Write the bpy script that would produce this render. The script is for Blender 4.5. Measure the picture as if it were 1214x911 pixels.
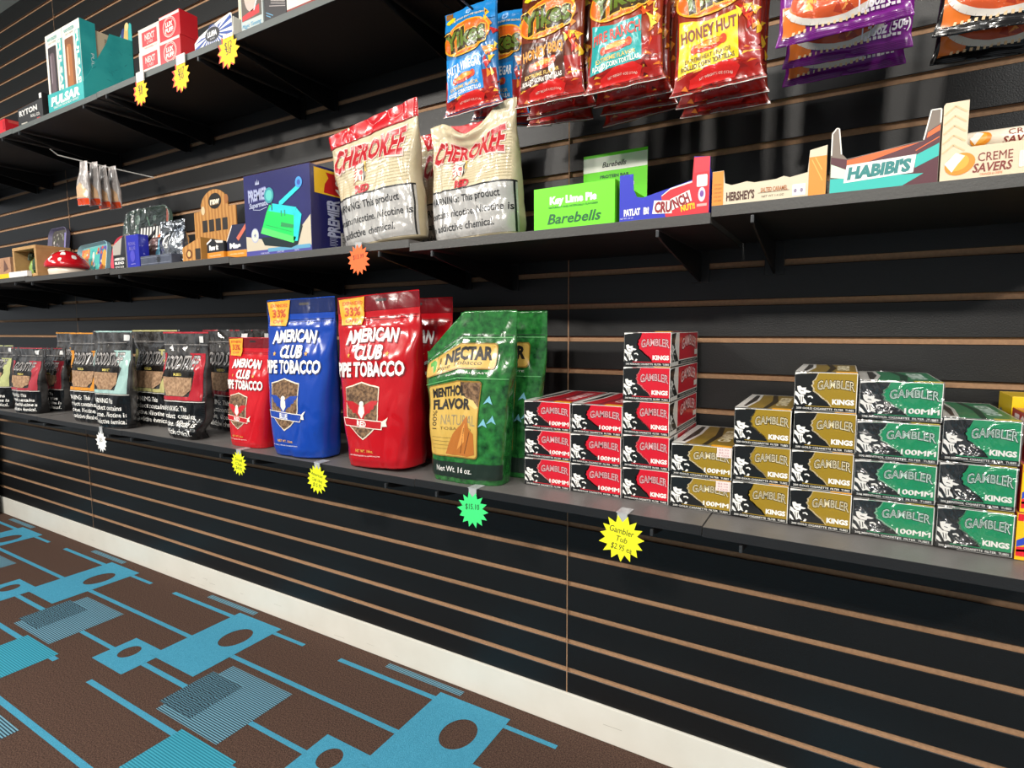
import bpy, bmesh, math, random
from mathutils import Vector, Matrix, noise
from mathutils.geometry import tessellate_polygon

for o in list(bpy.data.objects):
    bpy.data.objects.remove(o)
SC = bpy.context.scene
COL = SC.collection
R = math.radians

# ------------------------------------------------------------------ camera
F_PX, IMG_W, IMG_H = 674.29, 1214.0, 911.0
YAW, PITCH, ROLL = 0.5280, -0.0978, -0.0051
EYE = Vector((0.0, -1.2506, 1.0193))
_fwd = Vector((-math.sin(YAW) * math.cos(PITCH), math.cos(YAW) * math.cos(PITCH), math.sin(PITCH)))
_r0 = Vector((math.cos(YAW), math.sin(YAW), 0))
_u0 = _r0.cross(_fwd)
_right = math.cos(ROLL) * _r0 + math.sin(ROLL) * _u0
_up = -math.sin(ROLL) * _r0 + math.cos(ROLL) * _u0
cam_data = bpy.data.cameras.new('camera')
cam_data.sensor_fit = 'HORIZONTAL'
cam_data.sensor_width = 36.0
cam_data.lens = F_PX * 36.0 / IMG_W
cam_data.clip_start = 0.02
cam = bpy.data.objects.new('camera', cam_data)
COL.objects.link(cam)
M3 = Matrix((_right, _up, -_fwd)).transposed()
cam.matrix_world = Matrix.Translation(EYE) @ M3.to_4x4()
SC.camera = cam

# ------------------------------------------------------------------ light
SC.view_settings.view_transform = 'Standard'
SC.view_settings.look = 'None'
SC.view_settings.gamma = 1.0
SC.view_settings.use_curve_mapping = False
SC.view_settings.exposure = 0.0
world = bpy.data.worlds.new('world')
SC.world = world
world.use_nodes = True
wn = world.node_tree.nodes
wn['Background'].inputs[0].default_value = (0.90, 0.95, 1.0, 1)
wn['Background'].inputs[1].default_value = 0.36

def area(name, loc, rot, sx, sy, power, color=(1, 1, 1)):
    l = bpy.data.lights.new(name, 'AREA')
    l.shape = 'RECTANGLE'
    l.size, l.size_y, l.energy, l.color = sx, sy, power, color
    o = bpy.data.objects.new(name, l)
    o.location, o.rotation_euler = loc, rot
    COL.objects.link(o)
    return o
CEIL = 2.52
for lx, ly in [(-3.0, -3.0), (-2.5, -3.0), (-.25, -3.1), (.25, -3.1), (2.6, -3.0)]:        # recessed cans
    area('ceiling_spot', (lx, ly, CEIL - 0.03), (R(42), 0, 0), 0.18, 0.18, 41 if abs(lx) < 1 else 58, (1.0, 0.94, 0.86))
for lx, ly in [(-3.4, -1.7), (-1.1, -1.7), (1.2, -1.7)]:                                   # tube fittings
    area('ceiling_tube', (lx, ly, CEIL - 0.03), (0, 0, 0), 1.2, 0.12, 26, (1.0, 0.98, 0.95))

# ------------------------------------------------------------------ helpers
def ray(px, py):
    return (px - IMG_W / 2) / F_PX * _right - (py - IMG_H / 2) / F_PX * _up + _fwd
def at_depth(px, py, y):
    d = ray(px, py)
    return EYE + d * ((y - EYE.y) / d.y)
def at_height(px, py, z):
    d = ray(px, py)
    return EYE + d * ((z - EYE.z) / d.z)

def lin(h):
    h = h.lstrip('#')
    out = []
    for i in (0, 2, 4):
        c = int(h[i:i + 2], 16) / 255
        out.append(c / 12.92 if c <= 0.04045 else ((c + 0.055) / 1.055) ** 2.4)
    return tuple(out) + (1,)
MATS = {}
def mat(name, col, rough=0.5, coat=0.0, spec=0.5, metal=0.0, bump=None, mix=None, trans=0.0, alpha=1.0, stripes=None):
    """bump=(scale,strength[,detail]); mix=(colour,scale,contrast); stripes=(colour,period,axis)"""
    if name in MATS:
        return MATS[name]
    m = bpy.data.materials.new(name)
    m.use_nodes = True
    nt = m.node_tree
    b = nt.nodes['Principled BSDF']
    b.inputs['Base Color'].default_value = lin(col)
    b.inputs['Roughness'].default_value = rough
    b.inputs['Specular IOR Level'].default_value = spec
    b.inputs['Metallic'].default_value = metal
    b.inputs['Coat Weight'].default_value = coat
    b.inputs['Coat Roughness'].default_value = 0.05
    b.inputs['Transmission Weight'].default_value = trans
    b.inputs['Alpha'].default_value = alpha
    tc = None
    if bump or mix or stripes:
        tc = nt.nodes.new('ShaderNodeTexCoord')
    if mix:
        n = nt.nodes.new('ShaderNodeTexNoise')
        n.inputs['Scale'].default_value = mix[1]
        n.inputs['Detail'].default_value = 5
        nt.links.new(tc.outputs['Object'], n.inputs['Vector'])
        r = nt.nodes.new('ShaderNodeValToRGB')
        c = mix[2]
        r.color_ramp.elements[0].position = 0.5 - c
        r.color_ramp.elements[1].position = 0.5 + c
        r.color_ramp.elements[0].color = lin(col)
        r.color_ramp.elements[1].color = lin(mix[0])
        nt.links.new(n.outputs['Fac'], r.inputs['Fac'])
        nt.links.new(r.outputs['Color'], b.inputs['Base Color'])
    if stripes:
        w = nt.nodes.new('ShaderNodeTexWave')
        w.bands_direction = stripes[2]
        w.inputs['Scale'].default_value = 0.314159 / stripes[1]
        w.inputs['Distortion'].default_value = stripes[3] if len(stripes) > 3 else 0
        w.inputs['Detail'].default_value = 2
        nt.links.new(tc.outputs['Object'], w.inputs['Vector'])
        r = nt.nodes.new('ShaderNodeValToRGB')
        r.color_ramp.elements[0].position = 0.42
        r.color_ramp.elements[1].position = 0.58
        r.color_ramp.elements[0].color = lin(col)
        r.color_ramp.elements[1].color = lin(stripes[0])
        nt.links.new(w.outputs['Fac'], r.inputs['Fac'])
        nt.links.new(r.outputs['Color'], b.inputs['Base Color'])
    if bump:
        n = nt.nodes.new('ShaderNodeTexNoise')
        n.inputs['Scale'].default_value = bump[0]
        n.inputs['Detail'].default_value = bump[2] if len(bump) > 2 else 3
        if len(bump) > 3:
            n.inputs['Distortion'].default_value = bump[3]
        nt.links.new(tc.outputs['Object'], n.inputs['Vector'])
        bp = nt.nodes.new('ShaderNodeBump')
        bp.inputs['Strength'].default_value = bump[1]
        bp.inputs['Distance'].default_value = 0.003
        nt.links.new(n.outputs['Fac'], bp.inputs['Height'])
        nt.links.new(bp.outputs['Normal'], b.inputs['Normal'])
        if coat:
            nt.links.new(bp.outputs['Normal'], b.inputs['Coat Normal'])
    MATS[name] = m
    return m
def ink(col, rough=0.45):
    return mat('ink_' + col.lstrip('#'), col, rough)
def gloss(col):
    return mat('gloss_' + col.lstrip('#'), col, 0.3, coat=0.25, bump=(22, 0.25, 3, 0.6))
def film(col, rough=0.22):
    return mat('film_' + col.lstrip('#'), col, rough, coat=0.3, spec=0.4, bump=(11, 0.35, 3, 1.2))
def card(col):
    return mat('card_' + col.lstrip('#'), col, 0.5)

class MB:
    def __init__(s):
        s.v, s.f, s.m, s.sm, s.mats = [], [], [], [], []
    def mi(s, m):
        if m not in s.mats:
            s.mats.append(m)
        return s.mats.index(m)
    def add(s, vs, fs, m, smooth=False):
        o = len(s.v)
        s.v.extend(tuple(p) for p in vs)
        k = s.mi(m)
        for f in fs:
            s.f.append(tuple(i + o for i in f))
            s.m.append(k)
            s.sm.append(smooth)
    def bm(s, bm, m, smooth=False):
        bm.verts.index_update()
        s.add([v.co.copy() for v in bm.verts], [[v.index for v in f.verts] for f in bm.faces], m, smooth)
        bm.free()
    def box(s, x0, x1, y0, y1, z0, z1, m, bev=0.0, rot=None):
        bm = bmesh.new()
        bmesh.ops.create_cube(bm, size=1)
        for v in bm.verts:
            v.co = Vector(((x0 + x1) / 2 + v.co.x * (x1 - x0), (y0 + y1) / 2 + v.co.y * (y1 - y0), (z0 + z1) / 2 + v.co.z * (z1 - z0)))
        if bev:
            bmesh.ops.bevel(bm, geom=list(bm.edges), offset=bev, segments=2, affect='EDGES', profile=0.6)
        if rot:
            bm.transform(rot)
        s.bm(bm, m)
    def prism(s, pts, fmap, t, m):
        """a 2-D outline with a thickness t behind the surface given by fmap(x, z, off)"""
        tris = tessellate_polygon([[Vector((p[0], p[1], 0)) for p in pts]])
        n = len(pts)
        vs = [fmap(p[0], p[1], 0) for p in pts] + [fmap(p[0], p[1], -t) for p in pts]
        fs = [tuple(q) for q in tris] + [tuple(i + n for i in reversed(q)) for q in tris]
        fs += [(i, (i + 1) % n, (i + 1) % n + n, i + n) for i in range(n)]
        s.add(vs, fs, m)
    def tube(s, pts, r, m, n=8, cap=True):
        pts = [Vector(p) for p in pts]
        rings = []
        for i, p in enumerate(pts):
            d = (pts[min(i + 1, len(pts) - 1)] - pts[max(i - 1, 0)]).normalized()
            a = d.cross(Vector((0, 0, 1)))
            if a.length < 1e-3:
                a = d.cross(Vector((1, 0, 0)))
            a.normalize()
            b = d.cross(a)
            rr = r[i] if isinstance(r, (list, tuple)) else r
            rings.append([p + a * rr * math.cos(2 * math.pi * k / n) + b * rr * math.sin(2 * math.pi * k / n) for k in range(n)])
        vs = [q for g in rings for q in g]
        fs = [(i * n + k, i * n + (k + 1) % n, (i + 1) * n + (k + 1) % n, (i + 1) * n + k) for i in range(len(pts) - 1) for k in range(n)]
        if cap:
            fs += [tuple(range(n)), tuple(reversed(range((len(pts) - 1) * n, len(pts) * n)))]
        s.add(vs, fs, m, True)
    def lathe(s, prof, m, n=32, at=(0, 0, 0), sx=1, sy=1):
        vs, fs = [], []
        for r, z in prof:
            for k in range(n):
                a = 2 * math.pi * k / n
                vs.append((at[0] + r * sx * math.cos(a), at[1] + r * sy * math.sin(a), at[2] + z))
        for i in range(len(prof) - 1):
            for k in range(n):
                fs.append((i * n + k, i * n + (k + 1) % n, (i + 1) * n + (k + 1) % n, (i + 1) * n + k))
        s.add(vs, fs, m, True)
    def mesh(s, name):
        me = bpy.data.meshes.new(name)
        me.from_pydata(s.v, [], s.f)
        for mm in s.mats:
            me.materials.append(mm)
        me.polygons.foreach_set('material_index', s.m)
        me.polygons.foreach_set('use_smooth', s.sm)
        me.update()
        return me
    def build(s, name, parent=None, loc=None, rot=None):
        o = bpy.data.objects.new(name, s.mesh(name))
        COL.objects.link(o)
        if parent:
            o.parent = parent
        if loc is not None:
            o.location = loc
        if rot is not None:
            o.rotation_euler = rot
        return o

def tag(o, label=None, cat=None, group=None, kind=None):
    if label: o['label'] = label
    if cat: o['category'] = cat
    if group: o['group'] = group
    if kind: o['kind'] = kind
    return o
def thing(name, label, cat, loc, rot=(0, 0, 0), group=None):
    o = bpy.data.objects.new(name, None)
    o.empty_display_size = 0.03
    COL.objects.link(o)
    o.location, o.rotation_euler = loc, rot
    return tag(o, label, cat, group)
def copy_tree(o, loc, rot=None, label=None, parent=None):
    c = o.copy()
    COL.objects.link(c)
    if parent:
        c.parent = parent
    if loc is not None:
        c.location = loc
    if rot is not None:
        c.rotation_euler = rot
    if label:
        c['label'] = label
    for ch in list(o.children):
        copy_tree(ch, None, None, None, c)
    return c

# -------- lettering: outlines of the built-in font turned into flat triangles
_G = {}
def glyphs(s, bold=0.0):
    key = (s, bold)
    if key in _G:
        return _G[key]
    c = bpy.data.curves.new('t', 'FONT')
    c.body = s
    c.size = 1
    c.resolution_u = 2
    c.offset = bold
    c.fill_mode = 'FRONT'
    o = bpy.data.objects.new('t', c)
    COL.objects.link(o)
    dg = bpy.context.evaluated_depsgraph_get()
    dg.update()
    ev = o.evaluated_get(dg)
    me = ev.to_mesh()
    me.calc_loop_triangles()
    vs = [(v.co.x, v.co.y) for v in me.vertices]
    ts = [tuple(t.vertices) for t in me.loop_triangles]
    ev.to_mesh_clear()
    bpy.data.objects.remove(o)
    bpy.data.curves.remove(c)
    xs = [v[0] for v in vs] or [0]
    _G[key] = (vs, ts, min(xs), max(xs))
    return _G[key]
CAP = 0.73

class Art:
    """flat print laid on a surface fmap(x, z, off); layers stack outwards"""
    def __init__(s, mb, fmap, edge=None, base=0.0004, step=0.00012):
        s.mb, s.f, s.e, s.b, s.st = mb, fmap, edge, base, step
    def tris(s, vs, ts, m, layer):
        off = s.b + s.st * layer
        if s.e:
            vs = list(vs)
            mid = {}
            def mp(a, b):
                k = (min(a, b), max(a, b))
                if k not in mid:
                    vs.append(((vs[a][0] + vs[b][0]) / 2, (vs[a][1] + vs[b][1]) / 2))
                    mid[k] = len(vs) - 1
                return mid[k]
            def long(a, b):
                return math.hypot(vs[a][0] - vs[b][0], vs[a][1] - vs[b][1]) > s.e
            work, out, guard = list(ts), [], 0
            while work and guard < 60000:
                guard += 1
                a, b, c = work.pop()
                L = [long(a, b), long(b, c), long(c, a)]
                if not any(L):
                    out.append((a, b, c))
                elif all(L):
                    d, e, f = mp(a, b), mp(b, c), mp(c, a)
                    work += [(a, d, f), (d, b, e), (f, e, c), (d, e, f)]
                else:
                    for _ in range(3):
                        if L[0] and not L[2]:
                            break
                        a, b, c = b, c, a
                        L = L[1:] + L[:1]
                    if L[1]:
                        d, e = mp(a, b), mp(b, c)
                        work += [(a, d, c), (d, b, e), (d, e, c)]
                    else:
                        d = mp(a, b)
                        work += [(a, d, c), (d, b, c)]
            ts = out
        pts = [s.f(p[0], p[1], off) for p in vs]
        fs = []
        for a, b, c in ts:
            cr = (vs[b][0] - vs[a][0]) * (vs[c][1] - vs[a][1]) - (vs[c][0] - vs[a][0]) * (vs[b][1] - vs[a][1])
            fs.append((a, b, c) if cr > 0 else (a, c, b))
        s.mb.add(pts, fs, m, bool(s.e))
    def poly(s, pts, m, layer=0, holes=()):
        loops = [[Vector((p[0], p[1], 0)) for p in pts]] + [[Vector((p[0], p[1], 0)) for p in h] for h in holes]
        flat = [(v.x, v.y) for l in loops for v in l]
        s.tris(flat, [tuple(t) for t in tessellate_polygon(loops)], m, layer)
    def rect(s, x0, x1, z0, z1, m, layer=0):
        s.poly([(x0, z0), (x1, z0), (x1, z1), (x0, z1)], m, layer)
    def rrect(s, x0, x1, z0, z1, r, m, layer=0):
        pts = []
        for cx, cz, a0 in ((x1 - r, z0 + r, -90), (x1 - r, z1 - r, 0), (x0 + r, z1 - r, 90), (x0 + r, z0 + r, 180)):
            for k in range(5):
                a = R(a0 + k * 22.5)
                pts.append((cx + r * math.cos(a), cz + r * math.sin(a)))
        s.poly(pts, m, layer)
    def ell(s, cx, cz, rx, rz, m, layer=0, n=24, rot=0):
        c, sn = math.cos(rot), math.sin(rot)
        s.poly([(cx + rx * math.cos(a) * c - rz * math.sin(a) * sn, cz + rx * math.cos(a) * sn + rz * math.sin(a) * c) for a in [2 * math.pi * k / n for k in range(n)]], m, layer)
    def star(s, cx, cz, r, m, layer=0, n=5, q=0.4, rot=90):
        s.poly([(cx + (r if k % 2 == 0 else r * q) * math.cos(R(rot) + math.pi * k / n), cz + (r if k % 2 == 0 else r * q) * math.sin(R(rot) + math.pi * k / n)) for k in range(2 * n)], m, layer)
    def line(s, pts, w, m, layer=0):
        for (x0, z0), (x1, z1) in zip(pts, pts[1:]):
            d = math.hypot(x1 - x0, z1 - z0) or 1
            nx, nz = -(z1 - z0) / d * w / 2, (x1 - x0) / d * w / 2
            s.poly([(x0 - nx, z0 - nz), (x1 - nx, z1 - nz), (x1 + nx, z1 + nz), (x0 + nx, z0 + nz)], m, layer)
    def text(s, t, cx, cz, h, m, layer=2, w=None, bold=0.0, shear=0.0, align='c', rot=0.0, arch=0.0, grow=0.0):
        vs, ts, x0, x1 = glyphs(t, bold)
        if not ts:
            return
        k = h / CAP
        kx = (w / (x1 - x0)) if w else k
        wid = (x1 - x0) * kx
        ox = {'c': -wid / 2, 'l': 0, 'r': -wid}[align]
        c, sn = math.cos(rot), math.sin(rot)
        out = []
        for x, z in vs:
            X = (x - x0) * kx + ox
            Z = z * k - h / 2
            X += shear * Z
            if arch:
                q = X / (wid / 2 + 1e-9)
                Z += arch * (1 - q * q)
            if grow:
                q = abs(X / (wid / 2 + 1e-9))
                Z *= 1 + grow * q
            out.append((cx + X * c - Z * sn, cz + X * sn + Z * c))
        s.tris(out, ts, m, layer)

def front(x0=0, y=0, z0=0):
    return lambda x, z, o: Vector((x0 + x, y - o, z0 + z))
def right(x, y0=0, z0=0):
    return lambda a, z, o: Vector((x + o, y0 + a, z0 + z))
def left(x, y1=0, z0=0):
    return lambda a, z, o: Vector((x - o, y1 - a, z0 + z))
def top(z, x0=0, y0=0):
    return lambda x, y, o: Vector((x0 + x, y0 + y, z + o))

def lerp_prof(pr, t):
    if t <= pr[0][0]:
        return pr[0][1]
    for (a, p), (b, q) in zip(pr, pr[1:]):
        if t <= b:
            k = (t - a) / (b - a)
            k = k * k * (3 - 2 * k)
            return p + (q - p) * k
    return pr[-1][1]
def soft(W, H, aw, bt, n=2.6, amp=0.003, seed=0.0, ztop=None, lean=None, edge=0.02, fold=None):
    """surface of a filled bag: (x, z, off, side) in metres; side -1 front, +1 back"""
    def pos(u, v, side):
        u = max(-1, min(1, u))
        v = max(0, min(1, v))
        e = noise.noise((v * 5 + seed, seed * 1.7 + (3 if u > 0 else 9), 0.3)) * edge * abs(u)
        a = lerp_prof(aw, v) * W / 2 * (1 + e)
        b = lerp_prof(bt, v)
        g = (1 - abs(u) ** n) ** (1 / n) if abs(u) < 1 else 0
        wr = 0
        if amp:
            q = noise.noise((u * 1.6 + seed, v * 2.6 * H / W, seed * 0.37 + side))
            r = abs(noise.noise((u * 2.3 + v * 1.4 + seed * 2, v * 2.6 - u * 1.1, seed + side * 2)))
            r2 = abs(noise.noise((u * 2.4 - v * 2.0 + seed, v * 4.0 + u * 1.4, seed * 1.3 + side)))
            t = noise.noise((u * 5 + seed, v * 6 * H / W, 4.1 + side))
            wr = amp * (0.9 * q - 1.8 * (0.24 - min(r, 0.24)) - 1.0 * (0.16 - min(r2, 0.16)) + 0.25 * t) * min(1, g * 1.4)
        z = H * v
        if ztop:
            z -= ztop(u) * v ** 3
        y = side * (b * g + wr)
        if lean:
            y += lean(u, v)
        if fold:
            y += fold(u, v)
        return Vector((a * u, y, z))
    def f(x, z, o, side=-1):
        u, v = x / (W / 2), z / H
        p = pos(u, v, side)
        if o:
            h = 0.01
            du = pos(u + h, v, side) - pos(u - h, v, side)
            dv = pos(u, v + h, side) - pos(u, v - h, side)
            nn = du.cross(dv)
            if nn.length > 1e-12:
                p = p + nn.normalized() * (o * (1 if side < 0 else -1))
        return p
    f.pos = pos
    return f
def skin(mb, f, m, nu=40, nv=56, v0=0.0, v1=1.0, cap=True, back=None):
    nu, nv = int(nu * 1.5), int(nv * 1.6)
    us = [math.sin((i / nu - 0.5) * math.pi) for i in range(nu + 1)]
    vs, fs, idx = [], [], {}
    for side in (-1, 1):
        for j in range(nv + 1):
            for i, u in enumerate(us):
                if side == 1 and i in (0, nu):
                    idx[(1, j, i)] = idx[(-1, j, i)]
                    continue
                idx[(side, j, i)] = len(vs)
                vs.append(f.pos(u, v0 + (v1 - v0) * j / nv, side))
    F, B = [], []
    for j in range(nv):
        for i in range(nu):
            F.append((idx[(-1, j, i)], idx[(-1, j, i + 1)], idx[(-1, j + 1, i + 1)], idx[(-1, j + 1, i)]))
            B.append((idx[(1, j, i)], idx[(1, j + 1, i)], idx[(1, j + 1, i + 1)], idx[(1, j, i + 1)]))
    if cap:
        for j in (0, nv):
            for i in range(nu):
                q = (idx[(-1, j, i)], idx[(1, j, i)], idx[(1, j, i + 1)], idx[(-1, j, i + 1)])
                q = tuple(dict.fromkeys(q))
                F.append(q if j == 0 else tuple(reversed(q)))
    o = len(mb.v)
    mb.v.extend(tuple(p) for p in vs)
    for lst, mm in ((F, m), (B, back or m)):
        k = mb.mi(mm)
        for q in lst:
            mb.f.append(tuple(i + o for i in q))
            mb.m.append(k)
            mb.sm.append(True)
def subdivided(mb, fmap, x0, x1, z0, z1, m, off=0.0009, nx=14, nz=14):
    vs = [fmap(x0 + (x1 - x0) * i / nx, z0 + (z1 - z0) * j / nz, off) for j in range(nz + 1) for i in range(nx + 1)]
    fs = [(j * (nx + 1) + i, j * (nx + 1) + i + 1, (j + 1) * (nx + 1) + i + 1, (j + 1) * (nx + 1) + i) for j in range(nz) for i in range(nx)]
    mb.add(vs, fs, m, True)
# ------------------------------------------------------------------ the room
LAM = mat('black_laminate', '#0c0c0d', 0.44, spec=0.55, bump=(420, 0.14, 2))
MDF = mat('raw_mdf', '#b58f6c', 0.8, mix=('#98765a', 160, 0.3))
GROOVE0, PITCHZ = 0.155, 0.0762
def wall_panel(mb, x0, x1):
    ztop = CEIL
    edges = [0.0935]
    k = 0
    while GROOVE0 + k * PITCHZ < ztop - 0.02:
        edges.append(GROOVE0 + k * PITCHZ)
        k += 1
    h = 0.0060                                        # half of the groove opening
    lo = 0.0935
    for z in edges[1:] + [ztop]:
        hi = z - h if z != ztop else ztop
        c = 0.0012
        # face with softly broken edges
        mb.add([(x0, c, lo), (x1, c, lo), (x1, 0, lo + c), (x0, 0, lo + c), (x0, 0, hi - c), (x1, 0, hi - c), (x1, c, hi), (x0, c, hi)],
               [(0, 1, 2, 3), (3, 2, 5, 4), (4, 5, 6, 7)], LAM)
        if z != ztop:
            a, b = z - h, z + h
            A, B = z - 0.011, z + 0.011
            mb.add([(x0, c, a), (x1, c, a), (x1, 0.003, a), (x0, 0.003, a), (x0, 0.003, A), (x1, 0.003, A), (x1, 0.0075, A), (x0, 0.0075, A),
                    (x0, 0.0075, B), (x1, 0.0075, B), (x1, 0.003, B), (x0, 0.003, B), (x0, 0.003, b), (x1, 0.003, b), (x1, c, b), (x0, c, b)],
                   [(0, 1, 2, 3), (3, 2, 5, 4), (4, 5, 6, 7), (7, 6, 9, 8), (8, 9, 10, 11), (11, 10, 13, 12), (12, 13, 14, 15)], MDF)
            lo = z + h
    for x, s in ((x0, 1), (x1, -1)):
        mb.add([(x, 0.0012, 0.0935), (x, 0.019, 0.0935), (x, 0.019, ztop), (x, 0.0012, ztop)], [(0, 1, 2, 3)], MDF)
w = MB()
seams = [-5.452, -3.012, -0.5725, 1.8665]
for a, b in zip(seams, seams[1:]):
    wall_panel(w, a + 0.0014, b - 0.0014)
for s_ in seams[1:-1]:
    w.box(s_ - 0.0013, s_ + 0.0013, 0.0003, 0.019, 0.0935, CEIL, MDF)
w.box(seams[0], seams[-1], 0.019, 0.12, 0.0, CEIL, MDF)
tag(w.build('wall_back'), kind='structure')

WHITE_PAINT = mat('white_paint', '#e9e6dc', 0.55, mix=('#dcd8cc', 9, 0.4), bump=(60, 0.1))
b = MB()
b.box(seams[0], seams[-1], -0.0045, 0.019, 0.0, 0.0933, WHITE_PAINT, 0.002)
rnd = random.Random(4)
scuff = ink('#bdb8ac', 0.7)
A = Art(b, front(0, -0.0045, 0))
for k in range(22):
    x = rnd.uniform(-3.4, 0.8); z = rnd.uniform(0.012, 0.05); l = rnd.uniform(0.004, 0.05)
    A.line([(x, z), (x + l, z + rnd.uniform(-.001, .001))], rnd.uniform(.0006, .0014), scuff, 0)
tag(b.build('baseboard_back'), kind='structure')
c = MB()
c.box(seams[0], seams[-1], -7.0, 0.12, CEIL, CEIL + 0.05, mat('ceiling_white', '#dcdcd0', 0.8, bump=(140, 0.3)))
tag(c.build('ceiling'), kind='structure')

# carpet: brown pile with a woven turquoise pattern, repeat about 0.905 m
PILE = mat('carpet_brown', '#6a5348', 0.95, spec=0.1, mix=('#3a2b25', 300, 0.16), bump=(420, 1.0, 2))
BLUE = mat('carpet_blue', '#5aafcf', 0.95, spec=0.1, mix=('#3c8cab', 420, 0.25), bump=(650, 0.9, 2))
STRIPE = mat('carpet_stripe', '#79a9bd', 0.95, spec=0.1, stripes=('#2f4350', 0.0062, 'Y'), bump=(650, 0.8, 2))
STRIPE_D = mat('carpet_dark_stripe', '#27333b', 0.95, spec=0.1, stripes=('#5d8496', 0.0062, 'Y', 5.0), bump=(650, 0.8, 2))
TEAL = mat('carpet_teal', '#49a7bf', 0.95, spec=0.1, stripes=('#2c8198', 0.0062, 'Y'), bump=(650, 0.8, 2))
f = MB()
f.box(seams[0], seams[-1], -7.0, 0.12, -0.05, 0.0, PILE)
A = Art(f, lambda x, y, o: Vector((x, y, o)), base=0.0006, step=0.0004)
P = 0.905
def circ(cx, cy, rx, ry, n=36):
    return [(cx + rx * math.cos(2 * math.pi * k / n), cy + ry * math.sin(2 * math.pi * k / n)) for k in range(n)]
for i in range(-4, 3):
    for j in range(0, 5):
        X, Y = -0.937 + P * i, -P * j
        def rc(x0, x1, y0, y1, m, l=0):
            A.rect(X + x0, X + x1, Y + y0, Y + y1, m, l)
        A.poly([(X, Y - .358), (X + .227, Y - .358), (X + .227, Y - .051), (X, Y - .051)], BLUE, 1, [circ(X + .14, Y - .162, .045, .056)])
        A.poly([(X - .146, Y - .458), (X + .03, Y - .458), (X + .03, Y - .357), (X, Y - .357), (X, Y - .327), (X - .146, Y - .327)], BLUE, 1, [circ(X - .078, Y - .382, .03, .033)])
        rc(-.37, 0, -.088, -.072, BLUE)
        rc(.227, .375, -.087, -.073, BLUE)
        rc(.227, P, -.2415, -.226, BLUE)
        rc(.03, .29, -.403, -.387, BLUE)
        rc(.55, P - .146, -.405, -.391, BLUE)
        rc(.28, .55, -.49, -.266, STRIPE, 1)
        rc(.255, .40, -.468, -.312, STRIPE_D, 2)
        rc(-.02, .42, -.528, -.512, BLUE)
        rc(.42, .644, -.648, -.50, TEAL, 1)
        rc(.643, .675, -.528, -.511, BLUE)
        rc(0, P, -.694, -.678, BLUE)
        rc(-.19, .061, -.86, -.711, STRIPE, 1)
        rc(-.22, .058, -.038, -.018, STRIPE, 1)
tag(f.build('floor'), kind='structure')

# grey counter end at the far left of the wall
COUNTER = thing('display_counter', 'pale grey counter end with a black toe kick at the far left of the baseboard', 'counter', (-4.05, -0.02, 0))
k = MB(); k.box(-0.5, 0.05, -0.5, 0.0, 0.27, 0.60, card('#aeb6bd'), 0.003); k.build('cabinet', COUNTER)
k = MB(); k.box(-0.5, 0.03, -0.48, -0.005, 0.0, 0.268, card('#1a1c20'), 0.002); k.build('toe_kick', COUNTER)
k = MB(); k.box(0.031, 0.047, -0.5, -0.47, 0.0, 0.268, card('#d8cfc6'), 0.002); k.build('leg', COUNTER)

# ------------------------------------------------------------------ shelves
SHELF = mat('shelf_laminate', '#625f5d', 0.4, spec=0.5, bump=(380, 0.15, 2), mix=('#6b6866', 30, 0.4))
LIPS = [mat('edge_band_shaded', '#1b1c1e', 0.45, spec=0.4, bump=(300, 0.1)), mat('edge_band_half_lit', '#474644', 0.45, spec=0.4, bump=(300, 0.1)), mat('edge_band_lit', '#5e6361', 0.45, spec=0.4, bump=(300, 0.1))]  # light on the lips put into the colour, dim lower row to bright upper
STEEL = mat('black_steel', '#0d0d0e', 0.4, spec=0.5)
CAPM = mat('bracket_cap', '#3c3e40', 0.35, metal=0.4)
TH = 0.0165
LOW, MIDM, MIDR, UP = 0.6965, 1.195, 1.2045, 1.7385
LIPY = -0.322
EDGES = [1.645, 1.034, 0.424, -0.186, -0.786, -1.391, -2.0, -2.61, -3.22, -3.83]
def board(x0, x1, ztop, label, row, lipy=LIPY):
    t = thing('shelf_board', label, 'shelf', ((x0 + x1) / 2, 0, ztop), group='black slatwall shelf boards')
    h = (x1 - x0) / 2 - 0.0008
    m = MB(); m.box(-h, h, lipy + 0.0012, -0.004, -TH + .0012, 0, SHELF, 0.0006); m.box(-h, h, lipy + 0.0012, -0.004, -TH, -TH + .0011, LAM); m.build('board', t)  # black layer below paints the underside's shade; same board, lighter on top
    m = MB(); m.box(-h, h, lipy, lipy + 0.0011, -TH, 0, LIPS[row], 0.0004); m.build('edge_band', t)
BR = []
def bracket(x, zs, lipy, label):
    if not BR:
        t = thing('shelf_bracket', label, 'bracket', (x, 0, zs), group='black shelf brackets')
        m = MB()
        m.prism([(0.0, -0.001), (-0.004, -0.004), (-0.316, -0.004), (-0.322, -0.011), (-0.3, -0.018), (-0.012, -0.064), (0.0, -0.064)],
                lambda a, z, o: Vector((0.0016 + o, a * 1.0, z)), 0.0032, STEEL)
        m.build('arm', t)
        m = MB(); m.box(-0.018, 0.018, -0.004, -0.0005, -0.066, -0.002, STEEL, 0.001); m.build('wall_plate', t)
        m = MB(); m.box(-0.0025, 0.0025, -0.325, -0.319, -0.0145, -0.003, CAPM, 0.001); m.build('end_cap', t)
        BR.append(t)
    else:
        copy_tree(BR[0], (x, 0, zs), None, label)
ordn = ['first', 'second', 'third', 'fourth', 'fifth', 'sixth', 'seventh', 'eighth', 'ninth']
def mid_top(i):
    return {3: MIDR, 4: MIDM, 5: 1.2035, 6: 1.209, 7: 1.214, 8: 1.219}.get(i, MIDR)
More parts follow.
